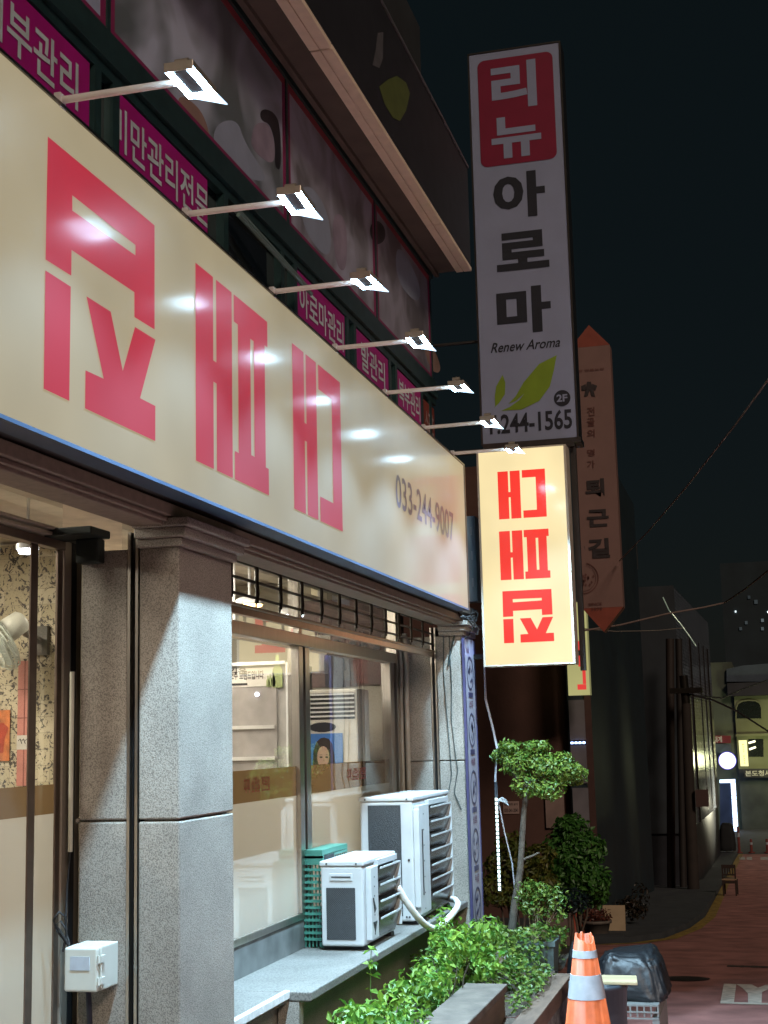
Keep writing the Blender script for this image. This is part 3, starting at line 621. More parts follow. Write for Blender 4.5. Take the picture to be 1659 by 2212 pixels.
# narrow banner on the far pillar
bn = thing('pillar_banner', 'narrow lilac banner of round dish pictures hung on the far granite pillar', 'banner', (11.05, 2.2, -1.44))
LIL = pm('lilac_banner', (.36, .355, .43), .5, 0, .06, 6); INK = pm('banner_ink', (.05, .045, .11), .5); BINK = pm('banner_brown_ink', (.16, .05, .09), .5)
b0, b1 = 10.86, 11.25
m = MB(); m.box(b0, b1, 2.202, 2.216, -1.44, .77); m.build('sheet', LIL, bn)
m = MB(); m.box(b0-.028, b0-.002, 2.196, 2.216, -1.44, .77); m.box(b1+.002, b1+.02, 2.196, 2.216, -1.44, .77); m.build('edge_strip', INK, bn)
for k in range(5):
    zc = .50-.445*k; yy = 2.199; cxx = (b0+b1)/2; m = MB(); n = 20
    for i in range(n):
        a, b = 2*math.pi*i/n, 2*math.pi*(i+1)/n
        m.add([(cxx+.13*math.cos(a), yy, zc+.135*math.sin(a)), (cxx+.13*math.cos(b), yy, zc+.135*math.sin(b)), (cxx+.112*math.cos(b), yy, zc+.118*math.sin(b)), (cxx+.112*math.cos(a), yy, zc+.118*math.sin(a))], [(0, 1, 2, 3)])
    for i in range(9):
        px, pz = cxx+random.uniform(-.07, .07), zc+random.uniform(-.07, .06); q = random.uniform(.012, .03)
        m.add([(px+u*q, yy, pz+v*q) for u, v in ((-1, -.4), (.3, -1), (1, .2), (.2, 1))], [(0, 1, 2, 3)])
    m.box(cxx-.085, cxx+.085, yy, 2.2018, zc-.19, zc-.15); m.build('dish_picture', INK, bn)
    m = MB(); text(m, ('소주', '생삼겹', '냉삼겹', '우삼겹', '대패')[k], (cxx-.075, yy, zc-.275), (.15, 0, 0), (0, 0, .06), .02); m.build('lettering', BINK, bn)

# pale blue meter cabinet on the gable edge
mc = thing('meter_cabinet', 'pale blue grey slotted metal cabinet between the two cream signs', 'cabinet', (11.18, 2.2, 1.05))
m = MB(); m.box(11.15, 11.3, 2.135, 2.29, 1.08, 1.78); m.build('casing', pm('pale_blue_metal', (.20, .30, .38), .45, 0, .08, 6), mc, .006)
m = MB()
for z in (1.2, 1.42, 1.62): 
    for y in (2.17, 2.25): m.box(11.146, 11.151, y-.006, y+.006, z, z+.07)
m.build('slot', pm('slot_pale', (.35, .45, .52), .5), mc)

# ================================================================ FLOODLIGHTS along the signboard
LEDC = (.50, .78, 1.0)
LED = emat('led_lens', LEDC, 74)
XS = [3.94, 5.005, 6.05, 7.075, 8.13, 9.17, 10.11]
HOUS = pm('floodlight_housing', (.45, .41, .34), .35, .6)
def floodlight(loc, label):
    t = thing('floodlight', label, 'floodlight', loc, 'floodlights on arms along the signboard'); x, y, z = loc
    m = MB(); m.tube([(x, y, z), (x, y-.395, z+.002)], .0125, 12); m.box(x-.02, x+.02, y-.003, y+.02, z-.03, z+.02); m.build('arm', WPOLE, t)
    y1 = y-.395
    m = MB(); m.box(x-.095, x+.105, y1-.104, y1-.006, z-.002, z+.020); m.box(x-.099, x-.0955, y1-.104, y1-.006, z-.012, z+.020); h = m.build('housing', HOUS, t, .003)
    m = MB(); m.box(x-.09, x+.072, y1-.0785, y1-.0305, z-.006, z-.0025); m.build('driver_plate', pm('driver_plate_grey', (.05, .05, .055), .6), h)
    m = MB(); m.tube([(x-.06, y1-.03, z+.035), (x-.06, y1-.075, z+.035)], .012, 10); m.tube([(x-.02, y1-.05, z+.018), (x-.045, y1-.05, z+.05), (x-.06, y1-.05, z+.035)], .005, 8); m.build('tilt_bracket', HOUS, t)
    m = MB(); m.box(x-.092, x+.105, y1-.030, y1-.007, z-.0075, z-.0025); m.box(x-.092, x+.105, y1-.103, y1-.079, z-.0075, z-.0025); m.box(x+.073, x+.105, y1-.0785, y1-.0305, z-.0075, z-.0025); m.build('lens', LED, t)
    m = MB(); m.prism([(x+.107, y1-.105, z), (x+.107, y1-.012, z), (x+.165, y1-.118, z-.012)], (0, 0, -.004)); m.build('visor', pm('visor_glow', (.8, .85, .9), .2, emit=LEDC, es=1.6), t)  # visor plate given a glow of its own, as if lit through
    return t
ORD = ['nearest and largest floodlight, leaning over the first red letter', 'second floodlight from the left, above the middle red letter', 'third floodlight from the left, before the brown photo posters', 'fourth floodlight from the left, above the third red letter',
       'fifth floodlight from the left, just left of the spa sign', 'sixth floodlight from the left, in front of the spa sign phone number', 'farthest and smallest floodlight, on top of the lit cream sign']
fl = None
for k, x in enumerate(XS):
    loc = (x, SY, 2.094)
    fl = floodlight(loc, ORD[k]) if k == 0 else (copy_tree(fl0, loc, ORD[k]))
    fl.rotation_euler = (0, math.radians((0, 3, -2.5, 2, -3, 1.5, -2)[k]), math.radians((0, 1.2, -.8, .6, 1, -1.2, .8)[k]))
    if k == 0: fl0 = fl
    ld = bpy.data.lights.new('floodlight_beam', 'SPOT'); ld.energy = 520; ld.color = LEDC; ld.spot_size = math.radians(116); ld.spot_blend = .35; ld.shadow_soft_size = .035
    lo = bpy.data.objects.new('floodlight_beam', ld); C.objects.link(lo); lo.location = (x+.01, 1.625, 2.06)
    lo.rotation_euler = Vector((0, -math.sin(math.radians(15)), -math.cos(math.radians(15)))).to_track_quat('-Z', 'Y').to_euler()

# ================================================================ AIR CONDITIONERS ON THE LEDGE
ACW = pm('ac_white', (.50, .52, .52), .4, 0, .07, 9); ACG = pm('ac_grille', (.025, .028, .03), .45, 0, .3, 60, .9, 240)
CLEAR = pm('smoked_vane', (.05, .042, .036), .25, 0, .3, 7)
SCREW = pm('screw_dark', (.03, .03, .03), .5)
def ac(name, label, x0, x1, y0, y1, z0, z1, big):
    t = thing(name, label, 'air conditioner', ((x0+x1)/2, (y0+y1)/2, -1.23))
    zf = z0+.02
    m = MB(); m.box(x0, x1, y0, y1, zf, z1-.03); m.build('casing', ACW, t, .014, 3)
    m = MB(); m.box(x0-.006, x1+.006, y0-.006, y1+.006, z1-.0298, z1); lid = m.build('lid', ACW, t, .008, 3)
    m = MB(); m.box(x0+.05, x0+.12, y0+.0, y1, -1.229, zf-.0005); m.build('foot', BLACK, t); MB().box(x1-.12, x1-.05, y0, y1, -1.229, zf-.0005).build('foot', BLACK, t)
    m = MB()
    gy0, gy1 = (y0+.085, y1-.058) if big else (y0+.05, y1-.035)
    gz0, gz1 = (z0+.055, z1-.055) if big else (z0+.06, z1-.155)
    m.box(x0-.004, x0-.0005, gy0, gy1, gz0, gz1); g = m.build('side_grille', ACG, t)
    m = MB(); st = .013 if not big else .02
    n = int((gz1-gz0)/st)
    if not big:
        for i in range(-12, n):
            a = gz0+i*st*1.0
            for s in (1, -1):
                p = [(gy0, a) , (gy1, a+(gy1-gy0))] if s == 1 else [(gy1, a), (gy0, a+(gy1-gy0))]
                (ya, za), (yb, zb) = p
                def clip(za, ya, zb, yb):
                    if zb <= gz0 or za >= gz1: return None
                    k = (yb-ya)/(zb-za); a2, b2 = max(za, gz0), min(zb, gz1)
                    return (ya+k*(a2-za), a2), (ya+k*(b2-za), b2)
                c = clip(za, ya, zb, yb)
                if c: (ya, za), (yb, zb) = c; m.add([(x0-.0055, ya, za), (x0-.0055, yb, zb), (x0-.0055, yb, zb+.003), (x0-.0055, ya, za+.003)], [(0, 1, 2, 3)])
        m.build('mesh_wires', pm('grille_wire', (.09, .095, .10), .4), g)
        m = MB(); m.box(x0-.008, x0-.0005, y0+.065, y1-.06, z1-.115, z1-.07); hd = m.build('handle', ACW, t, .006)
        m = MB(); m.box(x0-.0105, x0-.0085, y0+.075, y1-.07, z1-.096, z1-.088); m.build('handle_slot', SCREW, hd)
    m = MB()
    for yy in (y0+.04, y1-.04): m.lathe((x0-.012, yy, z1-.016), [(.006, 0), (.006, .006)], 8, 'x')
    if big: m.lathe((x0-.006, y0+.035, z0+.42), [(.008, 0), (.008, .006)], 8, 'x'); m.lathe((x0-.006, y0+.04, z0+.05), [(.006, 0), (.006, .006)], 8, 'x'); m.lathe((x0-.006, y0+.06, z0+.05), [(.006, 0), (.006, .006)], 8, 'x')
    m.build('screw', SCREW, lid)
    # air deflector bolted to the street face: side plates, back plate, slanted smoked vanes
    da, pw, db = (9.45, .30, 10.41) if big else (8.325, .16, 8.975)
    zt0, hh, nv = (-.472, .0985, 7) if big else (-.770, .0985, 4)
    pz0, pz1 = (-1.165, -.45) if big else (-1.175, -.755)
    m = MB(); m.box(da, da+pw, y0-.034, y0-.0005, pz0, pz1); d_ = m.build('deflector_plate', ACW, t, .003)
    MB().box(db+.002, db+.008, y0-.052, y0-.0005, zt0-nv*hh, zt0).build('deflector_end', ACW, t)
    MB().box(da+pw+.02, db, y0-.030, y0-.001, zt0+.012, zt0+.045).build('deflector_top', ACW, t)
    for i in range(nv):
        zt = zt0-i*hh; zb_ = zt-hh*(1.25 if i == nv-1 else .98); m = MB()
        m.prism([(da+pw+.004, y0-.045, zt-.004), (da+pw+.004, y0-.012, zb_+.006), (da+pw+.004, y0-.009, zb_+.006), (da+pw+.004, y0-.042, zt-.002)], (db-da-pw-.010, 0, 0)); v = m.build('vane', CLEAR, t)
        m = MB(); m.box(da+pw+.004, db, y0-.052, y0-.0455, zt-.007, zt+.003); m.build('vane_lip', ACW, v)
    m = MB(); m.box(da+pw+.006, db-.01, y0-.006, y0-.001, zt0-nv*hh, zt0); m.build('fan_opening', pm('fan_shadow', (.05, .04, .035), .6, 0, .4, 14), t)
    m = MB()
    for i in range(7): m.lathe((da+pw*.4, y0-.0355, pz0+.03+i*(pz1-pz0-.09)/6), [(.005, -.002), (.005, 0)], 8, 'y')
    m.build('bolt', SCREW, d_)
    if big:
        m = MB(); m.box(da-.03, da-.008, y0-.04, y0-.001, pz0+.05, pz1-.02); m.build('deflector_rail', ACW, t, .004)
        m = MB(); m.box(da+.07, da+.10, y0-.0355, y0-.0345, pz0+.12, pz1-.16); m.build('rail_slot', SCREW, d_)
    else:
        m = MB(); X = da+.03
        m.prism([(X, y0-.0345, pz0+.10), (X+.09, y0-.0345, pz0+.10), (X+.045, y0-.0345, pz0+.03)], (0, -.001, 0)); m.build('vent_cutout', ACG, d_); m = MB(); m.prism([(X, y0-.0345, pz0+.24), (X+.02, y0-.0345, pz0+.24), (X+.075, y0-.0345, pz0+.17), (X+.03, y0-.0345, pz0+.15)], (0, -.001, 0))
        m.build('vent_cutout', ACG, d_)
    return t
ac('small_outdoor_unit', 'small white air conditioner outdoor unit with a mesh side grille, nearest on the ledge', 8.27, 9.02, 2.334, 2.598, -1.225, -.712, False)
ac('large_outdoor_unit', 'tall white air conditioner outdoor unit with a black side grille, behind the small unit', 9.42, 10.55, 2.30, 2.672, -1.225, -.388, True)
m = MB(); hp_ = [fY(*q) for q in [(859, 1917, 2.30), (872, 1940, 2.27), (886, 1960, 2.24), (900, 1979, 2.21), (914, 1994, 2.19), (928, 2004, 2.17), (942, 2006, 2.16), (954, 1999, 2.15), (966, 1987, 2.14), (979, 1973, 2.14), (988, 1960, 2.15), (989, 1951, 2.17), (984, 1944, 2.21), (974, 1942, 2.27)]]
m.tube(hp_, .022, 12)
tag(m.build('refrigerant_hose', pm('white_hose_wrap', (.70, .70, .66), .6, 0, .1, 30, .4, 60)), 'white wrapped hose looping from the small outdoor unit over the ledge edge', 'hose')
cr = thing('plastic_crate', 'green plastic basket crate standing on end behind the small outdoor unit', 'crate', (9.05, 2.66, -1.23))
GCR = pm('green_plastic', (.05, .20, .15), .4, 0, .1, 8)
m = MB(); y0, y1 = 2.612, 2.735; x0, x1 = 8.36, 8.90; z0, z1 = -1.225, -.655
m.box(x0, x0+.03, y0, y1, z1-.07, z1); m.box(x0+.031, x1, y0, y1, z1-.03, z1); m.box(x0, x1, y0, y0+.02, z0, z0+.03)
for i in range(14): m.box(x0, x0+.012, y0, y1, z0+.04+i*.037, z0+.055+i*.037)
for i in range(6): m.box(x0+.0121, x0+.02, y0+i*.0226, y0+.008+i*.0226, z0, z1-.07)
for i in range(14): m.box(x0+.03, x1, y0, y0+.01, z0+.04+i*.037, z0+.055+i*.037)
for i in range(14): m.box(x0+.03+i*.04, x0+.04+i*.04, y0+.0101, y0+.016, z0, z1-.03)
m.build('basket', GCR, cr); m = MB(); m.box(x0+.033, x0+.24, y0-.002, y0-.0005, z1-.10, z1-.035); m.build('hand_hole', BLACK, cr)

# grille roller shutter hanging in the window recess
sg = thing('roller_grille', 'black open link roller grille half rolled down over the shop window', 'shutter', (8.3, 2.45, .64))
m = MB()
for z in (.888, .808, .728): m.tube([(PX1+.002, 2.45, z), (EX-.004, 2.45, z)], .008, 8)
DKS = pm('dark_steel_rod', (.03, .025, .02), .35, .7); m.build('rod', DKS, sg)
m = MB(); m.box(PX1+.002, EX-.03, 2.435, 2.465, .625, .66); m.tube([(PX1+.002, 2.432, .668), (EX-.03, 2.432, .668)], .009, 8); m.build('bottom_bar', pm('copper_steel', (.40, .29, .20), .3, .9, .1, 20), sg)
x = 6.02
while x < EX-.1:
    m = MB(); m.tube([(x, 2.445, .91), (x+.008, 2.44, .87), (x+.004, 2.44, .81), (x+.014, 2.44, .75), (x+.012, 2.445, .70)], .011, 6); m.tube([(x+.012, 2.447, .70), (x+.012, 2.45, .66)], .005, 6); x += .37; m.build('link', DKS, sg)

# ================================================================ SMALL FITTINGS ON THE SHOP FRONT
jb = thing('junction_box', 'small white plastic junction box with a hinged lid, fixed low on the granite pillar', 'electrical box', (5.15, 2.53, -.82))
JW = pm('ivory_plastic', (.66, .70, .64), .35, 0, .04, 9)
m = MB(); m.box(5.085, 5.235, 2.475, 2.612, -.915, -.752); m.build('body', JW, jb, .006, 3)
m = MB(); m.box(5.05, 5.082, 2.475, 2.612, -.915, -.752); ld = m.build('lid', JW, jb, .009, 3)
m = MB(); m.box(5.046, 5.0495, 2.505, 2.585, -.835, -.785); m.build('faded_label', pm('faded_label', (.50, .58, .66), .6, 0, .1, 20), ld)
m = MB()
for z in (-.795, -.875): m.box(5.06, 5.10, 2.462, 2.4745, z-.012, z+.012); m.tube([(5.05, 2.468, z-.014), (5.05, 2.468, z+.014)], .006, 8)
m.tube([(5.07, 2.468, -.90), (5.07, 2.468, -.78)], .004, 8); m.build('latch', JW, jb)
m = MB(); m.tube([(5.21, 2.673, .30), (5.21, 2.673, -.41)], .0095, 10); tag(m.build('conduit', pm('ivory_conduit', (.55, .56, .46), .4)), 'thin ivory conduit tube running up beside the glass door post', 'conduit')
m = MB(); m.tube([(5.21, 2.673, -.40), (5.2, 2.68, -.55), (5.17, 2.67, -.70), (5.15, 2.64, -.76)], .0045, 6)
m.tube([(5.15, 2.645, -.76), (5.12, 2.68, -.70), (5.11, 2.69, -.66), (5.12, 2.672, -.63), (5.14, 2.655, -.65), (5.14, 2.65, -.72), (5.13, 2.66, -.78)], .005, 6)
m.tube([(5.15, 2.62, -.80), (5.12, 2.665, -.70), (5.12, 2.685, -.68), (5.13, 2.67, -.665), (5.14, 2.65, -.70)], .004, 6)
tag(m.build('coiled_cable', BLACK), 'thin black cable coiled above the ivory junction box', 'cable')
m = MB(); m.tube([(5.15, 2.56, -.91), (5.15, 2.555, -1.0), (5.16, 2.55, -1.2), (5.16, 2.55, gz(5)+.0)], .011, 8); tag(m.build('supply_cable', pm('navy_cable', (.015, .017, .035), .5)), 'dark cable dropping from the underside of the junction box', 'cable')
# wires and blue light at the far capital
m = MB(); random.seed(3)
for k in range(9):
    p = Vector((10.75+random.uniform(-.05, .3), 2.17, .93)); pts = [p]
    for j in range(6): p = p+Vector((random.uniform(-.06, .06), random.uniform(-.03, .03), random.uniform(-.05, .04))); pts.append(p.copy())
    m.tube(pts, .006, 5)
tag(m.build('wire_tangle', BLACK), 'tangle of dark wires under the right end of the long signboard', 'wires')
m = MB(); m.tube([(10.84, 2.36, .82), (10.845, 2.37, .5), (10.84, 2.355, .2), (10.845, 2.34, -.1), (10.84, 2.33, -.28), (10.845, 2.355, -.4)], .0035, 5); m.tube([(10.84, 2.315, .80), (10.845, 2.31, .4), (10.84, 2.318, .15), (10.842, 2.30, -.1), (10.84, 2.28, -.25), (10.842, 2.315, -.42), (10.84, 2.26, -.55)], .0035, 5)
m.tube([(10.84, 2.27, .80), (10.845, 2.31, .66), (10.84, 2.33, .55)], .007, 5)
tag(m.build('hanging_wires', pm('dark_green_wire', (.03, .05, .05), .5)), 'thin dark wires hanging down the side face of the far granite pillar', 'wires')
bl = thing('blue_spot_lamp', 'tiny glowing blue violet lamp beside the capital under the signboard', 'lamp', (11.3, 2.12, .72))
m = MB(); m.lathe((11.3, 2.12, .72), [(.012, -.03), (.016, -.01), (.012, .02)], 10); m.build('socket', BLACK, bl)
m = MB(); m.lathe((11.29, 2.115, .70), [(.004, -.035), (.012, -.02), (.012, -.005), (.005, .0)], 10); m.build('bulb', emat('blue_bulb', (.25, .22, 1), 26), bl)
m = MB(); m.tube([(11.30, 2.13, .66), (11.31, 2.13, .3), (11.33, 2.08, .05), (11.34, 2.055, -.1), (11.32, 2.07, -.25), (11.31, 2.075, -.36)], .010, 8)
m.tube([(11.32, 2.06, -.50), (11.33, 2.02, -.75), (11.35, 1.97, -1.0), (11.36, 1.955, -1.3)], .006, 6)
tag(m.build('loose_cable', pm('pale_cord', (.5, .48, .5), .5)), 'loose white cord hanging beside the lilac pillar banner', 'cord')
ls = thing('led_strip', 'vertical glowing white strip of small LEDs at the lower edge of the pillar banner', 'light strip', (11.3, 2.07, -1.2))
m = MB(); m.box(11.30, 11.306, 2.058, 2.082, -1.21, -.36); m.build('backing', pm('strip_backing', (.05, .06, .07), .5), ls)
m = MB(); z = -1.20
while z < -.50: m.box(11.294, 11.2985, 2.061, 2.079, z, z+.022); z += .033
m.build('led_row', emat('led_row_light', (.75, 1, .95), 4), ls)
m = MB()
for k in range(4): m.tube([(11.29, 2.06, -.50), (11.28, 2.02-.005*k, -.48-.012*k), (11.28, 1.985-.006*k, -.50-.014*k)], .004, 5)
m.build('loose_ends', WHITEP, ls)

# ================================================================ INTERIOR SEEN THROUGH THE GLASS
WARM = (1, .90, .76)
def iarea(x, y, sx, sy, e, col=WARM):
    l = bpy.data.lights.new('ceiling_light', 'AREA'); l.shape = 'RECTANGLE'; l.size = sx; l.size_y = sy; l.energy = e; l.color = col
    o = bpy.data.objects.new('ceiling_light', l); C.objects.link(o); o.location = (x, y, 1.24)
for x, y, e in ((3.2, 4.4, 66), (6.4, 4.6, 64), (9.2, 4.3, 88), (5.0, 3.4, 26), (8.4, 3.4, 32)): iarea(x, y, .5, .5, e)
DL = emat('downlight_warm', (1, .62, .25), 18); DLW = emat('downlight_white', (.85, .88, 1), 14)
R8 = lambda x, y: D(x, y, 850, 2150, 3.318)
for k, (px, py, mt, lab) in enumerate(((440, 768, DL, 'warm orange round ceiling lamp seen behind the roller grille'), (990, 905, DLW, 'white round ceiling lamp seen beside the window mullion'), (240, 1090, DLW, 'white round ceiling lamp seen next to the granite pillar edge'))):
    p = fX(*R8(px, py), (9.2, 10.0, 9.0)[k]); t = thing('ceiling_lamp', lab, 'lamp', (p.x, p.y, p.z), 'round ceiling lamps in the shop')
    m = MB(); m.lathe(p, [(.10, .0), (.10, .03), (.07, .05)], 18); m.build('rim', WHITEP, t)
    m = MB(); m.lathe(p, [(.085, -.012), (.088, -.001)], 18); m.build('lamp_disc', mt, t)
    m = MB(); m.tube([p+Vector((0, 0, .05)), Vector((p.x, p.y, 1.30))], .01, 6); m.build('drop_rod', WHITEP, t)
p = fX(*D(300, 1560, 0, 1600, 2.765), 6.6); t = thing('ceiling_lamp', 'white glowing ceiling lamp seen through the entrance door', 'lamp', p, 'round ceiling lamps in the shop')
m = MB(); m.lathe(p, [(.045, -.02), (.05, 0)], 18); m.build('lamp_disc', DLW, t); m = MB(); m.lathe(p, [(.06, .001), (.06, .03)], 18); m.build('rim', WHITEP, t); m = MB(); m.tube([p+Vector((0, 0, .03)), Vector((p.x, p.y, 1.30))], .008, 6); m.build('drop_rod', WHITEP, t)
# wall fan (seen through the door)
FR = lambda x, y: D(x, y, 0, 1900, 1.659)
fc = fX(*FR(60, 960), 7.55)
fan = thing('wall_fan', 'pale oscillating wall fan behind the entrance door glass', 'fan', (7.9, fc.y-.05, fc.z+.05))
FW = pm('fan_ivory', (.55, .55, .46), .4); FG = pm('fan_guard', (.50, .55, .47), .4)
ax = Vector((-.55, .60, -.58)).normalized(); e1 = ax.cross(Vector((0, 0, 1))).normalized(); e2 = ax.cross(e1)
m = MB(); cc = fc+ax*.10
for r, dpt in ((.21, 0), (.205, .025), (.205, -.025), (.17, .05), (.17, -.045), (.12, .06), (.12, -.055), (.06, .065)):
    m.tube([cc+ax*dpt+(e1*math.cos(q*math.pi/16)+e2*math.sin(q*math.pi/16))*r for q in range(33)], .0045 if r > .2 else .0025, 5, cap=False)
for q in range(48):
    u = e1*math.cos(q*math.pi/24)+e2*math.sin(q*math.pi/24)
    m.tube([cc+ax*.065+u*.05, cc+ax*.05+u*.17, cc+u*.21, cc-ax*.045+u*.17, cc-ax*.05+u*.06], .0016, 4, cap=False)
m.build('guard', FG, fan)
m = MB()
for k in range(5):
    q = k*2*math.pi/5; u = e1*math.cos(q)+e2*math.sin(q); v = e1*math.cos(q+1.0)+e2*math.sin(q+1.0)
    m.prism([cc+u*.03, cc+u*.18+ax*.02, cc+(u+v).normalized()*.19, cc+v*.12-ax*.02, cc+v*.03], ax*.003)
m.build('blade', pm('fan_blade', (.40, .45, .40), .3), fan)
m = MB(); b0_ = cc-ax*.06; m.tube([b0_, b0_-ax*.03, b0_-ax*.13, b0_-ax*.15], .07, 16, taper=[.05, .075, .068, .045]); m.build('motor', FW, fan)
m = MB(); m.tube([b0_-ax*.10, b0_-ax*.12+Vector((.1, .02, -.06)), Vector((7.985, fc.y+.03, fc.z-.04))], .022, 8); m.box(7.96, 7.998, fc.y-.03, fc.y+.09, fc.z-.13, fc.z+.05); m.build('bracket', pm('fan_bracket', (.10, .09, .07), .5), fan)
# door-side decorations on the partition
GX = 7.99
C2 = lambda x, y: fX(*D(x, y, 0, 2400, 2.765), GX)
bn2 = thing('wall_banner', 'narrow salmon pink vertical banner on the comic wallpaper behind the door', 'banner', (GX, C2(250, 1200).y, -.3))
yl, yr = C2(195, 1200).y, C2(345, 1200).y; zt, zb = C2(260, 560).z, C2(230, 1920).z
m = MB(); m.box(GX-.006, GX-.001, yr, yl, zb, zt); m.build('sheet', pm('salmon_sheet', (.55, .22, .17), .7), bn2)
m = MB(); m.box(GX-.009, GX-.0065, (yl+yr)/2-.003, (yl+yr)/2+.003, zb, zt)
for z in (C2(260, 870).z, C2(260, 1180).z): m.box(GX-.0095, GX-.0065, yr, yl, z-.003, z+.003)
m.build('seam', pm('salmon_seam', (.28, .09, .07), .7), bn2)
m = MB(); za, zb2 = C2(230, 1370).z, C2(230, 1525).z; m.box(GX-.010, GX-.007, yr, yl, zb2, za); wl = m.build('paper_note', pm('paper_white', (.62, .58, .50), .7), bn2)
m = MB(); zz = (za+zb2)/2
for q in (.25, .5, .75): m.tube([(GX-.0115, yr+(yl-yr)*q+.012, zz+.01), (GX-.0115, yr+(yl-yr)*q, zz+.022), (GX-.0115, yr+(yl-yr)*q-.012, zz-.008)], .0025, 5)
m.build('ink_marks', BLACK, wl)
op = thing('wall_poster', 'orange red poster of a figure on the comic wallpaper at the left edge', 'poster', (GX, C2(40, 1300).y, -.2))
ya, yb = C2(-60, 1300).y, C2(110, 1300).y
m = MB(); m.box(GX-.005, GX-.001, yb, ya, C2(40, 1650).z, C2(40, 1095).z); m.build('sheet', pm('orange_print', (.55, .17, .05), .7, 0, .45, 14), op)
MB().poly([C2(x, y)+Vector((-.007, 0, 0)) for x, y in [(-20, 1250), (40, 1230), (100, 1290), (60, 1400), (40, 1560), (-20, 1560)]]).build('printed_figure', pm('red_print', (.40, .05, .02), .7, 0, .3, 12), op)
# refrigerated cabinet with its header panel (seen in the left pane)
FX_ = 9.6
def W8(x, y, X=FX_): return fX(*R8(x, y), X)
fr = thing('display_fridge', 'tall glass door display fridge with a white header panel, behind the left window pane', 'fridge', (FX_+.3, 3.6, -1.3))
yl, yr = 4.3, W8(925, 1700).y
zt = W8(300, 1545).z; zp = W8(300, 1845).z
m = MB(); m.box(FX_, FX_+.6, yr, yl, -1.3, zt); m.build('cabinet', pm('fridge_grey', (.36, .35, .34), .4), fr, .006)
m = MB(); m.box(FX_-.03, FX_-.001, yr-.0, yl, zt-.012, zt+.012); m.box(FX_-.03, FX_-.001, yr-.03, yr-.002, -1.3, zt); m.build('edge_trim', WHITEP, fr)
hd = MB(); hd.box(FX_-.012, FX_-.0015, yr+.09, yl, zp, zt-.03); hdo = hd.build('header_panel', pm('header_white', (.62, .60, .55), .5, 0, .05, 4), fr)
m = MB(); a = W8(205, 1745); b = W8(632, 1700); text(m, '대한민국 소주 브랜드입니다', (FX_-.014, a.y+.14, a.z-.005), (0, -(a.y+.14-b.y), 0), (0, 0, .062), .02)
a = W8(205, 1680); text(m, '지킴은', (FX_-.014, a.y+.08, a.z), (0, -.2, 0), (0, 0, .045), .015); m.build('lettering', pm('header_ink', (.06, .05, .05), .6), hdo)
m = MB(); a = W8(205, 1825); b = W8(420, 1790); m.box(FX_-.0145, FX_-.0125, b.y, a.y+.1, a.z, b.z); m.build('dark_pill', pm('pill_ink', (.03, .03, .03), .5), hdo)
bt = pm('bottle_print', (.30, .36, .16), .4); m = MB()
for px, py, h in ((815, 1850, .23), (760, 1835, .10), (720, 1835, .09), (690, 1840, .08)):
    p = W8(px, py); r = h*.16; m.poly([(FX_-.0145, p.y+u*r, p.z+v*h) for u, v in ((1, 0), (1, .55), (.35, .75), (.35, 1), (-.35, 1), (-.35, .75), (-1, .55), (-1, 0))])
m.build('printed_bottle', bt, hdo)
m = MB(); z = zp-.09
for k in range(6): m.box(FX_-.02, FX_-.0015, yr+.09, yl, zp-.30-.22*k, zp-.275-.22*k)
m.build('shelf', pm('shelf_white', (.58, .57, .55), .4), fr)
m = MB(); m.box(FX_-.01, FX_-.0012, yr+.075, yl, -1.25, zp-.003); m.build('door', pm('fridge_inside', (.33, .31, .30), .3, 0, .25, 5), fr)
m = MB(); 
for y, z, s in ((yr+.22, zp-.055, .014), (yr+.50, zp-.04, .012)): m.lathe((FX_-.02, y, z), [(s, 0), (s, .008)], 10, 'x')
m.build('cabinet_lamp', DLW, fr)
# stone-cold standing air conditioner with a poster
W4 = lambda x, y, X: fX(*D(x, y, 1150, 2250, 2.765), X)
AXX = 9.75
sa = thing('standing_air_conditioner', 'white floor standing air conditioner with dark louvres behind the right window pane', 'air conditioner', (AXX+.2, 3.2, -1.3))
yl, yr = W4(150, 1500, AXX).y+.06, W4(712, 1500, AXX).y; zt = W4(500, 1280, AXX).z; zl0, zl1 = W4(400, 1610, AXX).z, W4(400, 1325, AXX).z
m = MB(); m.box(AXX, AXX+.32, yr, yl, -1.3, zt); m.build('casing', pm('indoor_ac_white', (.68, .66, .58), .4), sa, .012)
m = MB(); m.box(AXX-.004, AXX-.0005, yr+.02, yl-.01, zl0, zl1); lv = m.build('outlet', pm('outlet_dark', (.02, .02, .02), .5), sa)
m = MB(); n = 6
for i in range(n): z = zl0+(zl1-zl0)*(i+.7)/n; m.box(AXX-.014, AXX-.0045, yr+.02, yl-.01, z-.006, z+.006)
m.build('louvre', WHITEP, lv)
m = MB(); a = W4(190, 1700, AXX); b = W4(480, 1700, AXX); cy = (a.y+b.y)/2; ry = (a.y-b.y)/2
m.poly([(AXX-.004, cy+ry*math.cos(q*math.pi/14), a.z+.035*math.sin(q*math.pi/14)) for q in range(28)]); m.build('control_panel', pm('panel_dark', (.02, .02, .03), .3), sa)
bp = thing('portrait_poster', 'blue poster of a woman with long dark hair on the standing air conditioner', 'poster', (AXX-.006, 3.2, -.3))
W4p = lambda x, y: W4(x, y, AXX-.008)
m = MB(); m.box(AXX-.007, AXX-.0045, W4p(550, 1800).y, yl-.01, -.55, W4p(300, 1765).z); m.build('sheet', pm('poster_blue', (.05, .20, .60), .5, 0, .1, 3), bp)
def el(cx, cy, rx, ry, n=20, dx=0): 
    return [W4p(cx+rx*math.cos(2*math.pi*i/n), cy+ry*math.sin(2*math.pi*i/n))+Vector((dx, 0, 0)) for i in range(n)]
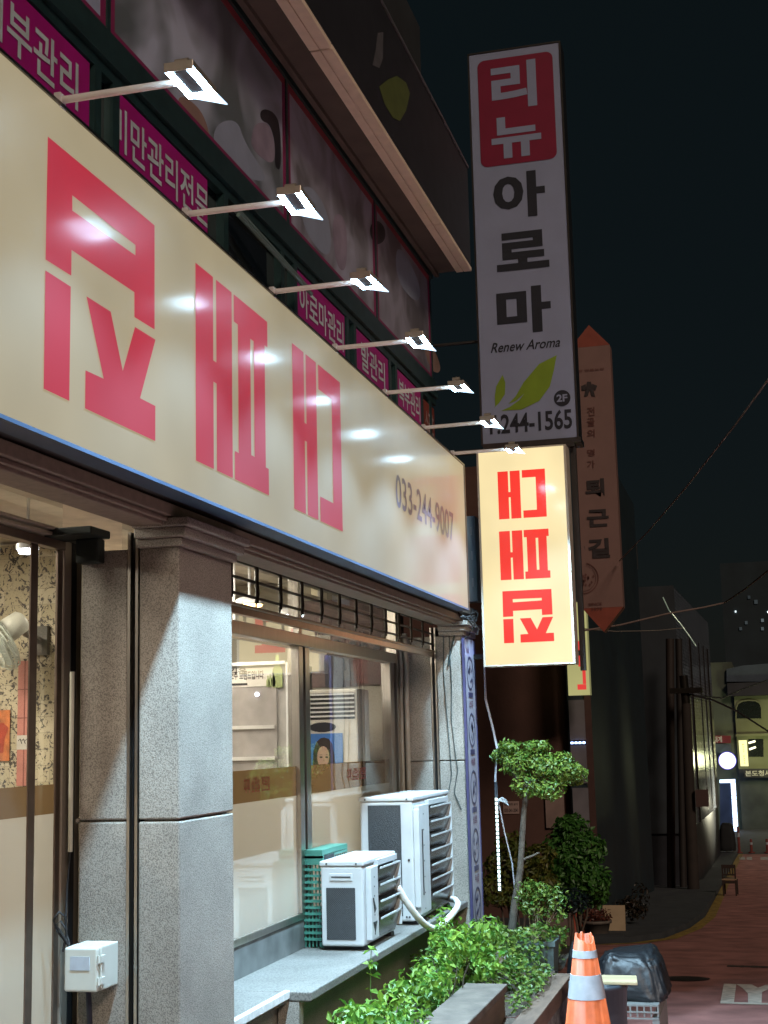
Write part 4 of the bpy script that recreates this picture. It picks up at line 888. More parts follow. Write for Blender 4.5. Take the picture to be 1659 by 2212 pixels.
MB().poly([W4p(*q) for q in [(225, 2120), (232, 1960), (262, 1860), (310, 1815), (350, 1808), (400, 1822), (440, 1880), (460, 2000), (470, 2120)]]).build('printed_hair', pm('poster_hair', (.03, .018, .016), .5), bp)
fcp = MB().poly(el(340, 2020, 66, 118, dx=-.002)).build('printed_face', pm('poster_skin', (.55, .36, .29), .5), bp)
m = MB()
for cx in (318, 378): m.poly(el(cx, 2022, 17, 9, 10, -.004))
for cx in (316, 380): m.add([W4p(cx-22, 2000)+Vector((-.004, 0, 0)), W4p(cx, 1992)+Vector((-.004, 0, 0)), W4p(cx+22, 1998)+Vector((-.004, 0, 0)), W4p(cx, 1996)+Vector((-.004, 0, 0))], [(0, 1, 2, 3)])
m.build('printed_eyes', BLACK, fcp)
m = MB(); m.poly([W4p(*q)+Vector((-.004, 0, 0)) for q in [(346, 2030), (356, 2062), (338, 2066)]]); m.build('printed_nose', pm('poster_skin_shade', (.42, .25, .20), .5), fcp)
# big people poster on the end wall
PXX = 10.972
W4q = lambda x, y, d=0: W4(x, y, PXX)+Vector((-d, 0, 0))
pp = thing('wall_poster', 'dark film style poster of standing people on the end wall above the standing air conditioner', 'poster', (PXX, 3.2, .2))
ya, yb, za, zb = W4q(150, 1000).y+.1, W4q(1005, 1000).y, W4q(500, 640).z+.25, W4q(500, 1255).z
m = MB(); m.box(PXX, PXX+.006, yb, ya, zb, za); m.build('sheet', pm('poster_murk', (.16, .10, .09), .5, 0, .5, 6), pp)
m = MB(); m.poly([W4q(*q, .003) for q in [(150, 700), (420, 690), (420, 880), (350, 920), (370, 1080), (150, 1090)]]); m.build('printed_bright_patch', pm('poster_pale', (.50, .46, .38), .5, 0, .15, 7), pp)
JK = pm('poster_jacket', (.035, .03, .045), .5, 0, .4, 9); MA = pm('poster_maroon', (.15, .04, .035), .5, 0, .4, 9)
def fig(cx, y0, s, mt, d):
    MB().poly([W4q(cx+u*s, y0+v*s, d) for u, v in [(-30, 130), (-95, 165), (-130, 250), (-115, 540), (110, 540), (125, 260), (95, 165), (30, 130)]]).build('printed_body', mt, pp)
    MB().poly([W4q(cx+34*s*math.cos(i*math.pi/8), y0+88*s+46*s*math.sin(i*math.pi/8), d+.002) for i in range(16)]).build('printed_face', SKIN, pp)
    MB().poly([W4q(cx+u*s, y0+v*s, d+.004) for u, v in [(-48, 90), (-46, 40), (-10, 18), (30, 22), (52, 60), (44, 96), (26, 62), (-30, 66)]]).build('printed_hair', HAIR, pp)
fig(480, 720, 1.0, JK, .006); fig(660, 745, .82, pm('poster_grey_coat', (.12, .12, .13), .5, 0, .3, 9), .012); fig(780, 760, .85, MA, .018); fig(930, 800, .8, pm('poster_brown_coat', (.14, .08, .07), .5, 0, .3, 9), .024)

# ================================================================ PLANTER AND PLANTS
R3p = lambda x, y: D(x, y, 1800, 2700, 1.661)
PLS = pm('planter_slab_stone', (.11, .088, .07), .8, 0, .3, 9, .4, 70)
PLD = pm('planter_timber', (.13, .085, .06), .8, 0, .3, 12, .4, 50, stretch=(.3, 1, 1))
plt = thing('stone_planter', 'low stone edged planter bed full of weeds in front of the shop ledge', 'planter', (8, 1.9, gz(8)))
m = MB(); m.box(4.5, 8.88, 1.60, 1.86, -1.545, -1.50); m.build('slab', PLS, plt, .006)
m = MB(); m.box(4.5, 8.86, 1.615, 1.66, -1.80, -1.5455); m.box(4.5, 10.35, 1.415, 1.545, -1.80, -1.69); m.box(10.36, 10.48, 1.415, 2.2, -1.82, -1.69); m.build('edging', PLD, plt, .006)
m = MB(); m.box(4.5, 10.40, 1.45, 1.53, gz(11)-.1, -1.801); m.build('retaining_wall', pm('rough_rock', (.16, .16, .16), .9, 0, .5, 11, 1, 26), plt)
m = MB(); n = 40
for i in range(n):
    for j in range(6):
        def P(i, j): x = 4.5+i*6.9/n; y = 1.546+j*.174; return (x, min(y, 2.41), -1.72+.03*math.sin(i*1.3+j)+.012*random.random()+(.06 if j > 2 else 0))
        m.add([P(i, j), P(i+1, j), P(i+1, j+1), P(i, j+1)], [(0, 1, 2, 3)])
struct(m.build('soil', SOIL)); 

def stem(mb, p, q, r0, r1, n=5, wob=.02):
    p, q = Vector(p), Vector(q); pts = [p.lerp(q, i/n)+Vector((random.uniform(-wob, wob), random.uniform(-wob, wob), 0))*(0 < i < n) for i in range(n+1)]
    mb.tube(pts, r0, 7, taper=[r0+(r1-r0)*i/n for i in range(n+1)]); return pts
def bush(name, label, base, c, rad, n, size, mat, group=None, stems=5, cat='bush', clumps=9):
    t = thing(name, label, cat, base, group); m = MB(); base = Vector(base); c = Vector(c)
    for k in range(stems):
        d = Vector((random.uniform(-.7, .7)*rad[0], random.uniform(-.7, .7)*rad[1], random.uniform(-.2, .7)*rad[2])); stem(m, base+d*.12*Vector((1, 1, 0)).length*.3, c+d, .008, .003, 4, .01)
    m.build('stem', TRUNK, t); m = MB()
    for k in range(clumps):
        d = Vector((random.gauss(0, .45)*rad[0], random.gauss(0, .45)*rad[1], random.gauss(0, .42)*rad[2])); f = random.uniform(.35, .6)
        leaves(m, c+d, [r*f for r in rad], n//clumps, size, shell=.6)
    m.build('foliage', mat, t, recalc=False); return t
random.seed(11)
BASEZ = -1.70
bush('weed_bush', 'bright green leafy weed bush at the bottom edge, nearest in the planter', (7.3, 1.95, BASEZ), (7.28, 1.97, -1.53), (.50, .25, .18), 1250, .055, LEAF_B, 'weed bushes in the planter')
bush('weed_bush', 'dense bright green weed bush below the small outdoor unit deflector', (8.75, 1.93, BASEZ), (8.70, 1.95, -1.44), (.42, .26, .23), 1350, .05, LEAF_B, 'weed bushes in the planter')
bush('weed_bush', 'green weed bush growing under the loop of the white hose', (9.55, 2.05, BASEZ), (9.55, 2.0, -1.42), (.45, .20, .19), 1000, .055, LEAF_B, 'weed bushes in the planter')
bush('weed_bush', 'small olive green weed bush at the far end of the ledge under the pillar banner', (10.6, 2.0, BASEZ), (10.7, 1.98, -1.47), (.35, .22, .20), 900, .05, LEAF_M, 'weed bushes in the planter')
wt = thing('weed_sapling', 'single tall weed with a few big leaves in front of the ledge edge', 'plant', (7.75, 2.1, BASEZ))
m = MB(); tp = fX(802, 2052, 7.75); pts = stem(m, (7.75, tp.y+.02, BASEZ), tp, .004, .002, 8, .004); m.build('stem', pm('green_stem', (.10, .20, .05), .6), wt)
m = MB()
for i, p in enumerate(pts[2:]):
    for k in range(3 if i < 5 else 7):
        a = random.uniform(0, 6.28); leaf(m, p+Vector((math.cos(a)*.01, math.sin(a)*.01, 0)), (math.cos(a)*.6, math.sin(a)*.6, 1), random.uniform(.05, .085) if i < 5 else .05, .6)
m.build('foliage', LEAF_B, wt, recalc=False)
m = MB(); random.seed(5)                                     # creeping ground cover over the bed
for _ in range(5200):
    x = random.uniform(8.9, 11.6); y = random.uniform(1.58, 2.3)
    if x < 9.6 and y < 1.75: continue
    hmax = .10+.16*max(0, math.sin(x*2.1+y*3))+(.10 if x > 10.2 else 0)+.16*max(0, (y-1.9))
    leaf(m, (x, y, -1.70+random.random()**.6*hmax), (random.gauss(0, .5), random.gauss(-.3, .5), 1), random.uniform(.028, .05), .7)
for _ in range(260): leaf(m, (random.uniform(8.9, 10.3), random.uniform(1.5, 1.62), -1.66+random.random()*.06), (random.gauss(0, .5), random.gauss(0, .5), 1), .04, .7)
g = m.build('ivy_ground_cover', LEAF_M, None, recalc=False); tag(g, 'creeping green ivy covering the far end of the planter bed', 'ivy', kind='stuff')
# two spike spotlights sitting in the ivy
def spike(px, py, x, label):
    p = fX(*R3p(px, py), x); t = thing('spike_spotlight', label, 'garden light', (p.x, p.y, -1.70), 'garden spotlights in the ivy')
    m = MB(); m.tube([p+Vector((.03, .02, 0)), (p.x+.03, p.y+.02, -1.72)], .008, 6); m.build('spike', BLACK, t)
    m = MB(); ax = Vector((-.8, -.45, .15)).normalized(); m.tube([p+ax*.05, p+ax*.045, p-ax*.05, p-ax*.06], .045, 14, taper=[.046, .05, .042, .02]); m.build('head', pm('grey_lamp_body', (.32, .33, .35), .4, .3), t)
    m = MB(); m.tube([p+ax*.0505, p+ax*.053], .036, 14); m.build('glass', pm('lamp_lens_grey', (.5, .5, .48), .15), t)
spike(262, 1780, 9.9, 'grey garden spotlight on a spike, facing out of the ivy'); spike(95, 1780, 9.75, 'grey garden spotlight half buried in leaves beside the ledge')
# topiary tree with a flat cloud crown
random.seed(21)
LEAF_T = leafmat('leaf_topiary', (.04, .12, .015), (.20, .26, .035))
tt = thing('topiary_tree', 'small topiary tree with a flat cloud shaped crown on a thin bent trunk', 'tree', (11.2, 2.0, -1.72))
TX = 11.2; Q = lambda px, py, x=TX: fX(px, py, x)
m = MB(); path = [Q(1106, 2012), Q(1112, 1950), Q(1124, 1880), Q(1128, 1810), Q(1132, 1750), Q(1140, 1700), Q(1160, 1670)]
m.tube(path, .03, 9, taper=[.034, .03, .026, .024, .022, .02, .012])
for d in ((1090, 1640), (1110, 1625), (1200, 1640), (1235, 1660), (1180, 1625)): stem(m, Q(1138, 1712), Q(*d), .014, .005, 4, .015)
stem(m, Q(1126, 1860), Q(1165, 1842), .013, .008, 3, .008); m.build('trunk', TRUNK, tt)
m = MB()
for px, py, rx, rz, n in ((1088, 1632, .115, .075, 420), (1118, 1650, .13, .10, 520), (1150, 1640, .13, .10, 520), (1180, 1655, .14, .11, 560), (1212, 1665, .14, .10, 520), (1238, 1672, .10, .085, 380), (1140, 1695, .12, .09, 420), (1190, 1705, .13, .08, 400), (1160, 1612, .11, .05, 260), (1100, 1612, .09, .05, 240), (1215, 1640, .09, .06, 240)):
    p = Q(px, py)+Vector((random.uniform(-.12, .12), 0, 0)); leaves(m, p, (rx*1.3, rx, rz), n, .034, shell=.6)
m.build('crown', LEAF_T, tt, recalc=False)
# big rounded shrub and the low one behind the trunk
def shrub(label, X, blobs, mat, base, size, name='round_shrub'):
    b = fX(*base, X); t = thing(name, label, 'shrub', (b.x, b.y, gz(X)), None); m = MB()
    for k in range(6): p = fX(blobs[k % len(blobs)][0], blobs[k % len(blobs)][1], X); stem(m, (b.x+random.uniform(-.08, .08), b.y+random.uniform(-.08, .08), gz(X)), p, .02, .006, 5, .03)
    m.build('stem', TRUNK, t); m = MB()
    for px, py, r, n in blobs: leaves(m, fX(px, py, X)+Vector((random.uniform(-.1, .1), 0, 0)), (r, r, r*.85), n, size, shell=.55)
    m.build('foliage', mat, t, recalc=False); return t
shrub('tall rounded dark green shrub with a lighter top, right of the topiary trunk', 17, [(1235, 1795, .22, 700), (1215, 1830, .24, 700), (1265, 1835, .24, 700), (1240, 1880, .30, 900), (1280, 1900, .22, 600), (1205, 1900, .24, 600), (1245, 1925, .24, 600), (1285, 1930, .16, 350)], leafmat('leaf_shrub', (.03, .13, .02), (.10, .26, .05)), (1250, 2030), .07)
shrub('olive brown hedge shrub behind the topiary trunk, against the brown wall', 13.5, [(1105, 1830, .15, 420), (1085, 1870, .17, 450), (1130, 1870, .18, 500), (1165, 1850, .14, 380), (1070, 1920, .18, 420), (1120, 1930, .19, 420), (1165, 1905, .16, 380)], leafmat('leaf_olive', (.06, .10, .015), (.17, .17, .03)), (1120, 2010), .055)
# potted leggy plant at the end of the planter
pt = thing('potted_plant', 'leggy shrub in a grey green square pot at the end of the planter', 'potted plant', (10.75, 1.58, -1.95))
a = fX(*R3p(515, 1660), 10.75); b = fX(*R3p(640, 1655), 10.75); zt = a.z; ym = (a.y+b.y)/2+.06
m = MB(); W_, w_ = .14, .10; zb = gz(10.9)
m.add([(10.75+s*W_, ym+q*W_, zt) for s, q in ((-1, -1), (1, -1), (1, 1), (-1, 1))]+[(10.75+s*w_, ym+q*w_, zb) for s, q in ((-1, -1), (1, -1), (1, 1), (-1, 1))], [(4, 5, 6, 7), (0, 1, 5, 4), (1, 2, 6, 5), (2, 3, 7, 6), (3, 0, 4, 7)])
m.box(10.75-W_-.012, 10.75+W_+.012, ym-W_-.012, ym-W_+.006, zt-.03, zt+.004); m.box(10.75-W_-.012, 10.75-W_+.006, ym-W_+.007, ym+W_+.012, zt-.03, zt+.004); m.build('pot', pm('grey_green_pot', (.09, .12, .115), .5), pt)
m = MB(); m.box(10.75-W_+.004, 10.75+W_-.004, ym-W_+.008, ym+W_-.004, zt-.05, zt-.02); m.build('soil', SOIL, pt)
m = MB(); tips = []
for k in range(11):
    q = fX(random.uniform(1135, 1205), random.uniform(1915, 1975), 10.75); stem(m, (10.75+random.uniform(-.06, .06), ym+random.uniform(-.06, .06), zt-.03), q, .005, .002, 5, .012); tips.append(q)
m.build('stem', pm('pale_stem', (.22, .18, .10), .8), pt); m = MB()
for q in tips: leaves(m, q, (.10, .09, .07), 70, .035)
m.build('foliage', LEAF_M, pt, recalc=False)

# ================================================================ THINGS ON THE STREET
CON = pm('cone_orange', (.52, .095, .025), .55, 0, .26, 14); REF = pm('cone_reflective', (.40, .43, .46), .35, 0, .12, 22)
cx_, cy_ = 7.0, .88; cz_ = gz(cx_)
co = thing('traffic_cone', 'tall orange traffic cone with two white bands and a broken rim, nearest the camera', 'traffic cone', (cx_, cy_, cz_))
H = 1.055; rb, rt = .205, .042
def rad_(h): return rb+(rt-rb)*h/H
hz = lambda py: fX(1262, py, cx_).z-cz_
bands = [(hz(2067), hz(2051)), (hz(2154), hz(2103))]
def cone_seg(h0, h1, dr=0): return MB().lathe((cx_, cy_, cz_), [(rad_(h0)+dr, h0), (rad_(h1)+dr, h1)], 32)
m = MB(); m.box(cx_-.25, cx_+.25, cy_-.25, cy_+.25, cz_+.005, cz_+.045); m.build('base', BLACK, co, .015)
m = MB(); k = 40; h1 = H-.035
vs = [(cx_+rad_(.046)*math.cos(2*math.pi*j/k), cy_+rad_(.046)*math.sin(2*math.pi*j/k), cz_+.046) for j in range(k)]
random.seed(2); jag = [H-.04*max(0, math.sin(2*math.pi*j/k*1.0-2.2))-random.uniform(0, .012) for j in range(k)]
vs += [(cx_+rad_(jag[j])*math.cos(2*math.pi*j/k), cy_+rad_(jag[j])*math.sin(2*math.pi*j/k), cz_+jag[j]) for j in range(k)]
vs += [(cx_+(rad_(jag[j])-.006)*math.cos(2*math.pi*j/k), cy_+(rad_(jag[j])-.006)*math.sin(2*math.pi*j/k), cz_+jag[j]) for j in range(k)]
vs += [(cx_+(rad_(.8)-.008)*math.cos(2*math.pi*j/k), cy_+(rad_(.8)-.008)*math.sin(2*math.pi*j/k), cz_+.8) for j in range(k)]
m.add(vs, [(r*k+j, r*k+(j+1) % k, (r+1)*k+(j+1) % k, (r+1)*k+j) for r in range(3) for j in range(k)], True); m.build('body', CON, co)
for h0, h1 in bands: cone_seg(h0, h1, .0025).build('reflective_band', REF, co)
rc = thing('traffic_cone', 'dark red traffic cone standing behind the shrub pots', 'traffic cone', (21.5, 2.80, gz(21.5)))
p = fX(*R5(140, 1060), 21.5); q = fX(*R5(130, 815), 21.5); hh = q.z-p.z; m = MB(); m.lathe((21.5, p.y, gz(21.5)), [(.16, .03), (.05, hh*.97), (.035, hh*.97), (.035, hh*.9)], 20); m.build('body', pm('dull_red_cone', (.30, .05, .025), .6, 0, .15, 8), rc)
m = MB(); m.box(21.3, 21.7, p.y-.2, p.y+.2, gz(21.5)+.004, gz(21.5)+.029); m.build('base', BLACK, rc)
# black tarp heap on a white pallet, bin and plank
BX_ = 11.2
pal = thing('white_pallet', 'white perforated plastic pallet under the black bag heap', 'pallet', (BX_, 1.1, gz(BX_)))
pz = fX(*R5(740, 1525), BX_-.4).z; m = MB()
x0, x1, y1_, y0_ = BX_-.4, BX_+.45, 1.50, .84
m.box(x0, x1, y0_, y1_, pz-.012, pz)
for i in range(14):
    y = y0_+i*(y1_-y0_-.012)/13; m.box(x0, x0+.01, y, y+.012, pz-.085, pz-.0125)
for z in (.045, .09): m.box(x0-.004, x0-.0005, y0_, y1_, pz-z-.012, pz-z)
for y in (y0_, (y0_+y1_)/2, y1_-.05): m.box(x0, x1, y, y+.05, gz(BX_)+.012, pz-.0925)
for i in range(10): m.box(x0+.02+i*.08, x0+.032+i*.08, y0_, y0_+.01, pz-.085, pz-.0125)
m.build('deck', pm('pallet_white', (.20, .20, .19), .5), pal)
hp = thing('bag_heap', 'heap of shiny black plastic sheeting and bags on the white pallet', 'rubbish heap', (BX_, 1.1, pz))
BAG = pm('black_plastic_sheet', (.012, .013, .015), .45, 0, .3, 6, .8, 12)
def lump(c, rad, seed, mat, par, name, fl=.0, noise=.10, ex=.45, taper=.25):
    random.seed(seed); bm = bmesh.new(); bmesh.ops.create_icosphere(bm, subdivisions=5, radius=1)
    ph = [(Vector((random.gauss(0, 1), random.gauss(0, 1), random.gauss(0, 1)*.6))*random.uniform(2, 9), random.uniform(0, 6.28)) for _ in range(16)]
    for v in bm.verts:
        p = v.co.copy(); q = Vector([math.copysign(abs(a)**ex, a) for a in p])
        d = sum((1-abs(math.sin(p.dot(a)+b)))**3 for a, b in ph)/16
        q = q*(1-noise*1.6*d); k = 1-taper*(q.z+1)/2; q.x *= k; q.y *= k; q.z += noise*.8*math.sin(p.x*3+seed)*math.sin(p.y*4)
        v.co = q
        if v.co.z < -.8: v.co.z = -.8
    m = MB(); m.add([Vector((c[0]+v.co.x*rad[0], c[1]+v.co.y*rad[1], c[2]+v.co.z*rad[2])) for v in bm.verts], [tuple(v.index for v in f.verts) for f in bm.faces], True); bm.free(); return m.build(name, mat, par)
top = fX(*R5(450, 1080), BX_); yR = fX(*R5(740, 1440), BX_-.3).y
hgt = (top.z-pz)
lump((BX_+.05, 1.06, pz+hgt*.45), (.40, .31, hgt*.57), 4, BAG, hp, 'sheet', noise=.16, ex=.40, taper=.30)
lump((BX_-.1, 1.42, pz+.19), (.28, .13, .22), 9, BAG, hp, 'bag', noise=.2, ex=.7)
bi = thing('rubbish_bin', 'dark blue grey round bin in front of the black bag heap', 'bin', (9.9, 1.17, gz(9.9)))
zt = fX(*R5(430, 1345), 9.9).z; yb_ = fX(*R5(548, 1345), 9.9).y; r = .20; m = MB(); zb = gz(9.9)+.004
m.lathe((9.9, yb_+r, 0), [(r*.82, zb), (r*.97, zt-.03), (r, zt-.03), (r, zt), (r*.94, zt), (r*.90, zb+.05)], 28); m.build('body', pm('bin_blue_grey', (.030, .042, .055), .5, 0, .2, 8), bi)
pk = MB(); a = fX(*R5(310, 1283), 9.9); b = fX(*R5(635, 1300), 9.9); pk.prism([(9.78, a.y+.05, zt+.004), (9.78, b.y-.0, zt+.004), (10.06, b.y+.03, zt+.004), (10.06, a.y+.05, zt+.004)], (0, 0, .018))
tag(pk.build('board', pm('pale_wood_board', (.42, .33, .19), .7, 0, .2, 10, stretch=(1, .1, 1)), None, .003), 'pale wooden board lying across the blue grey bin', 'board')
# cardboard, pot, grey board by the yard corner
XB = 22.6
p = fX(*R5(355, 992), XB); q = fX(*R5(520, 740), XB); m = MB(); m.prism([(XB, p.y, gz(XB)+.006), (XB, q.y, gz(XB)+.006), (XB+.08, q.y, q.z), (XB+.08, p.y, q.z)], (.025, 0, 0))
tag(m.build('cardboard_sheet', pm('cardboard', (.40, .30, .19), .8, 0, .1, 6)), 'tan cardboard sheet leaning behind the brown flower pot', 'cardboard')
p0 = fX(*R5(300, 1000), XB-.6); p1 = fX(*R5(300, 850), XB-.6); fpz = thing('flower_pot', 'brown grey flower pot with dull red plants in front of the cardboard sheet', 'flower pot', (XB-.6, p0.y, gz(XB-.6)))
hh = p1.z-gz(XB-.6); m = MB(); m.lathe((XB-.6, p0.y, gz(XB-.6)), [(.16, .004), (.215, hh*.86), (.24, hh*.86), (.24, hh), (.20, hh), (.18, hh*.8)], 20); m.build('pot', pm('pot_brown_grey', (.12, .10, .085), .7, 0, .2, 8), fpz)
m = MB(); leaves(m, (XB-.6, p0.y, p1.z+.07), (.22, .24, .10), 300, .06); m.build('foliage', leafmat('leaf_dull_red', (.08, .02, .015), (.16, .05, .03)), fpz, recalc=False)
p = fX(*R5(0, 1065), 20.6); q = fX(*R5(92, 785), 20.6); m = MB(); m.box(20.6, 20.85, q.y, p.y+.12, gz(20.6)-.02, q.z)
tag(m.build('concrete_block', pm('dull_pink_concrete', (.17, .12, .11), .85, 0, .15, 4), None, .01), 'dull pinkish concrete block left of the dark red cone', 'block')
bush('yard_shrub', 'straggly dark shrub with reddish tips right of the cardboard sheet', (24.3, 2.6, gz(24.3)), (24.3, fX(*R5(560, 800), 24.3).y, gz(24.3)+.36), (.3, .28, .34), 700, .07, leafmat('leaf_rust', (.012, .016, .008), (.045, .026, .016)), None, 5, 'shrub')
m = MB(); p = fX(*R5(105, 700), 16.2); leaves(m, p+Vector((0, .05, 0)), (.25, .26, .14), 380, .06); bq = thing('blue_green_shrub', 'small blackish blue green shrub below the tall rounded shrub', 'shrub', (16.2, p.y, gz(16.2)))
m.build('foliage', leafmat('leaf_blue', (.008, .02, .025), (.02, .05, .055)), bq, recalc=False); m = MB(); stem(m, (16.2, p.y+.05, gz(16.2)), p, .03, .01); m.build('stem', TRUNK, bq)
# drain cover
mp = gpt(1000, 1322, .011); r = abs(gpt(1200, 1325).y-gpt(800, 1315).y)/2; mh = MB(); k = 28
for r0, r1 in ((r, r*.93),): 
    for j in range(k):
        a, b = 2*math.pi*j/k, 2*math.pi*(j+1)/k
        pt_ = lambda rr, t: (mp.x+rr*math.cos(t)*1.05, mp.y+rr*math.sin(t), gz(mp.x+rr*math.cos(t)*1.05)+.012)
        mh.add([pt_(r0, a), pt_(r0, b), pt_(r1, b), pt_(r1, a)], [(0, 1, 2, 3)])
mh.poly([(mp.x+r*.93*math.cos(2*math.pi*j/k)*1.05, mp.y+r*.93*math.sin(2*math.pi*j/k), gz(mp.x+r*.93*math.cos(2*math.pi*j/k)*1.05)+.010) for j in range(k)])
for i in range(-6, 7):
    for j in range(-6, 7):
        x, y = i*r/7, j*r/7
        if math.hypot(x, y) < r*.88: mh.add([(mp.x+x+u, mp.y+y+v, gz(mp.x+x+u)+.012) for u, v in ((-.016, -.016), (.016, -.016), (.016, .016), (-.016, .016))], [(0, 1, 2, 3)])
tag(mh.build('manhole_cover', pm('cast_iron', (.03, .022, .02), .6, .3, .3, 20)), 'round dark manhole cover in the red road', 'manhole cover')
cm = MB(); a, b = gpt(1335, 1220, .008), gpt(1660, 1228, .008)
for i in range(12):
    p = a.lerp(b, i/12); q = a.lerp(b, (i+1)/12); wv = .09+.05*random.random(); cm.add([(p.x-wv, p.y, gz(p.x-wv)+.008), (p.x+wv, p.y, gz(p.x+wv)+.008), (q.x+wv, q.y, gz(q.x+wv)+.008), (q.x-wv, q.y, gz(q.x-wv)+.008)], [(0, 1, 2, 3)])
struct(cm.build('road_patch', pm('tar_patch', (.05, .035, .03), .9, 0, .3, 8)))
# wooden chair on the kerb line, seen from behind
CX = 38.6; cg = gz(CX)
def Pc(x, y): return fX(*R5(x, y), CX)
ch = thing('wooden_chair', 'lone dark brown wooden chair with a slatted back standing on the yellow line', 'chair', (CX, Pc(1355, 650).y, cg+.004))
WD = pm('dark_brown_wood', (.022, .010, .006), .5, 0, .2, 12)
yl, yr = Pc(1296, 500).y-.01, Pc(1402, 500).y+.01; zt = Pc(1350, 412).z; zs = Pc(1350, 530).z; zf = cg+.006
def sq_(m, x, y, z0, z1, w=.02): m.box(x-w, x+w, y-w, y+w, z0, z1)
for x, z1 in ((CX, zt), (CX+.40, zs-.02)):
    for y in (yl, yr): m = MB(); sq_(m, x, y-(0 if x == CX else .03), zf, z1); m.build('leg', WD, ch, .004)
m = MB(); m.box(CX-.022, CX+.44, yr-.03, yl+.03, zs-.018, zs+.022); m.build('seat', pm('tan_seat_pad', (.26, .18, .11), .6), ch, .01)
m = MB(); m.box(CX-.02, CX+.02, yr+.021, yl-.021, zt-.09, zt); m.box(CX-.018, CX+.018, yr+.021, yl-.021, zs+.10, zs+.14)
for k in range(4): y = yr+(yl-yr)*(k+1)/5; m.box(CX-.012, CX+.012, y-.016, y+.016, zs+.1405, zt-.0905)
m.build('backrest', WD, ch)
m = MB(); m.box(CX-.015, CX+.015, yr+.021, yl-.021, zs-.10, zs-.03); m.box(CX+.021, CX+.379, yr-.012, yr+.012, zs-.22, zs-.18); m.box(CX+.021, CX+.379, yl-.012, yl+.012, zs-.22, zs-.18); m.build('rail', WD, ch)
# flexible posts at the end of the street, one nearer striped cone, and a black bag
gx = 61.5
def post(px, py, h, label, i):
    p = fX(*R5(px, py), gx); t = thing('bollard', label, 'bollard', (gx, p.y, gz(gx)+.004), 'red posts across the end of the street')
    m = MB(); m.lathe((gx, p.y, gz(gx)+.004), [(.14, 0), (.14, .04), (.055, .06), (.05, h), (.02, h+.02)], 12); m.build('post', pm('bollard_red', (.13, .02, .015), .6), t)
    m = MB(); m.lathe((gx, p.y, gz(gx)+.004), [(.0535, h*.62), (.053, h*.78)], 12); m.build('reflective_band', REF, t)
post(1433, 325, 1.05, 'striped red post beside the black bag at the street end', 0); post(1530, 320, .55, 'short red post in the middle of the street end', 1); post(1655, 318, .55, 'short red post cut by the right edge of the picture', 2)
p = fX(*R5(1345, 330), gx-.5); q = fX(*R5(1345, 110), gx-.5); bgt = thing('black_bag', 'big black bag of rubbish piled at the far end of the pavement', 'rubbish bag', (gx-.5, p.y, gz(gx)))
lump((gx-.5, p.y, (p.z+q.z)/2+.1), (.5, .36, (q.z-p.z)*.55), 15, pm('black_bag', (.006, .007, .008), .85, 0, .3, 3), bgt, 'bag', noise=.05)

# ================================================================ NEIGHBOURING BUILDINGS
RN = R3p
BXX = 26.0
nb = thing('brown_building', 'dark building with a bare brown side wall facing the yard, beyond the shop', 'building', (BXX+3, 5, gz(BXX)))
ycor = fX(1232, 1600, BXX).y
m = MB(); m.box(BXX, BXX+16, ycor, 9, gz(BXX)-2, 5.1); m.build('wall', pm('brown_render', (.085, .040, .030), .85, 0, .18, 1.6, .3, 20), nb)
m = MB(); m.box(BXX-.25, BXX+14, ycor-.30, ycor-.003, gz(BXX)-2, 6.4); m.build('front_wall', pm('night_navy_cladding', (.008, .021, .029), .6, 0, .3, 1.5), nb)
# panels between wall and corner
yp0, yp1 = fX(1232, 1600, BXX-.26).y, fX(1266, 1600, BXX-.26).y
def zB(py, x=1248): return fX(x, py, BXX-.26).z
PANG = pm('grey_panel', (.15, .14, .155), .5, 0, .2, 2.5)
m = MB()
for a, b in ((1512, 1599), (1610, 1692), (1702, 1840)): m.box(BXX-.29, BXX-.252, yp1, yp0, zB(b), zB(a))
m.build('corner_panel', PANG, nb)
m = MB(); m.box(BXX-.29, BXX-.252, yp1-.12, yp1-.002, gz(BXX), 9); m.build('corner_trim', pm('dark_red_trim', (.06, .025, .02), .6), nb)
bls = thing('blue_light_bar', 'short row of four blue white LED dots on the grey corner panels', 'light', (BXX-.3, yp0-.1, zB(1605)))
m = MB(); n = 4
for k in range(n): y = yp0+(yp1-yp0)*(k+.5)/n; m.box(BXX-.31, BXX-.295, y-.022, y+.022, zB(1606.5), zB(1602.5))
m.build('led_row', emat('led_blue', (.35, .5, 1), 8), bls)
m = MB(); m.box(BXX-.294, BXX-.2905, yp1, yp0, zB(1609), zB(1600.5)); m.build('bar', BLACK, bls)
ns = thing('corner_lightbox', 'small lit cream and red sign half hidden below the lit projecting sign', 'sign', (BXX-1.2, yp0, zB(1500)))
x = BXX-1.2; a = fX(1228, 1500, x); b = fX(1265, 1300, x)
m = MB(); m.box(x, x+.25, b.y, a.y, fX(1248, 1502, x).z, b.z); m.build('face', glow_face('corner_face', (.2, .2, .1), (.62, .60, .25), .55), ns)
rd = glow_face('corner_red', (.2, .02, .02), (.80, .06, .05), .8); m = MB(); y0, y1 = fX(1250, 1450, x).y, fX(1265, 1450, x).y
Z_ = lambda py: fX(1248, py, x).z
m.box(x-.006, x-.002, y1, y0, Z_(1440), Z_(1385)); m.box(x-.006, x-.002, y1, fX(1258, 1450, x).y, Z_(1478), Z_(1440.5)); m.box(x-.006, x-.002, y1, fX(1246, 1450, x).y, Z_(1490), Z_(1478.5)); m.build('letter', rd, ns)
ntc = thing('paper_notice', 'small pale paper notice with a phone number on the brown side wall', 'notice', (BXX, 0, 0))
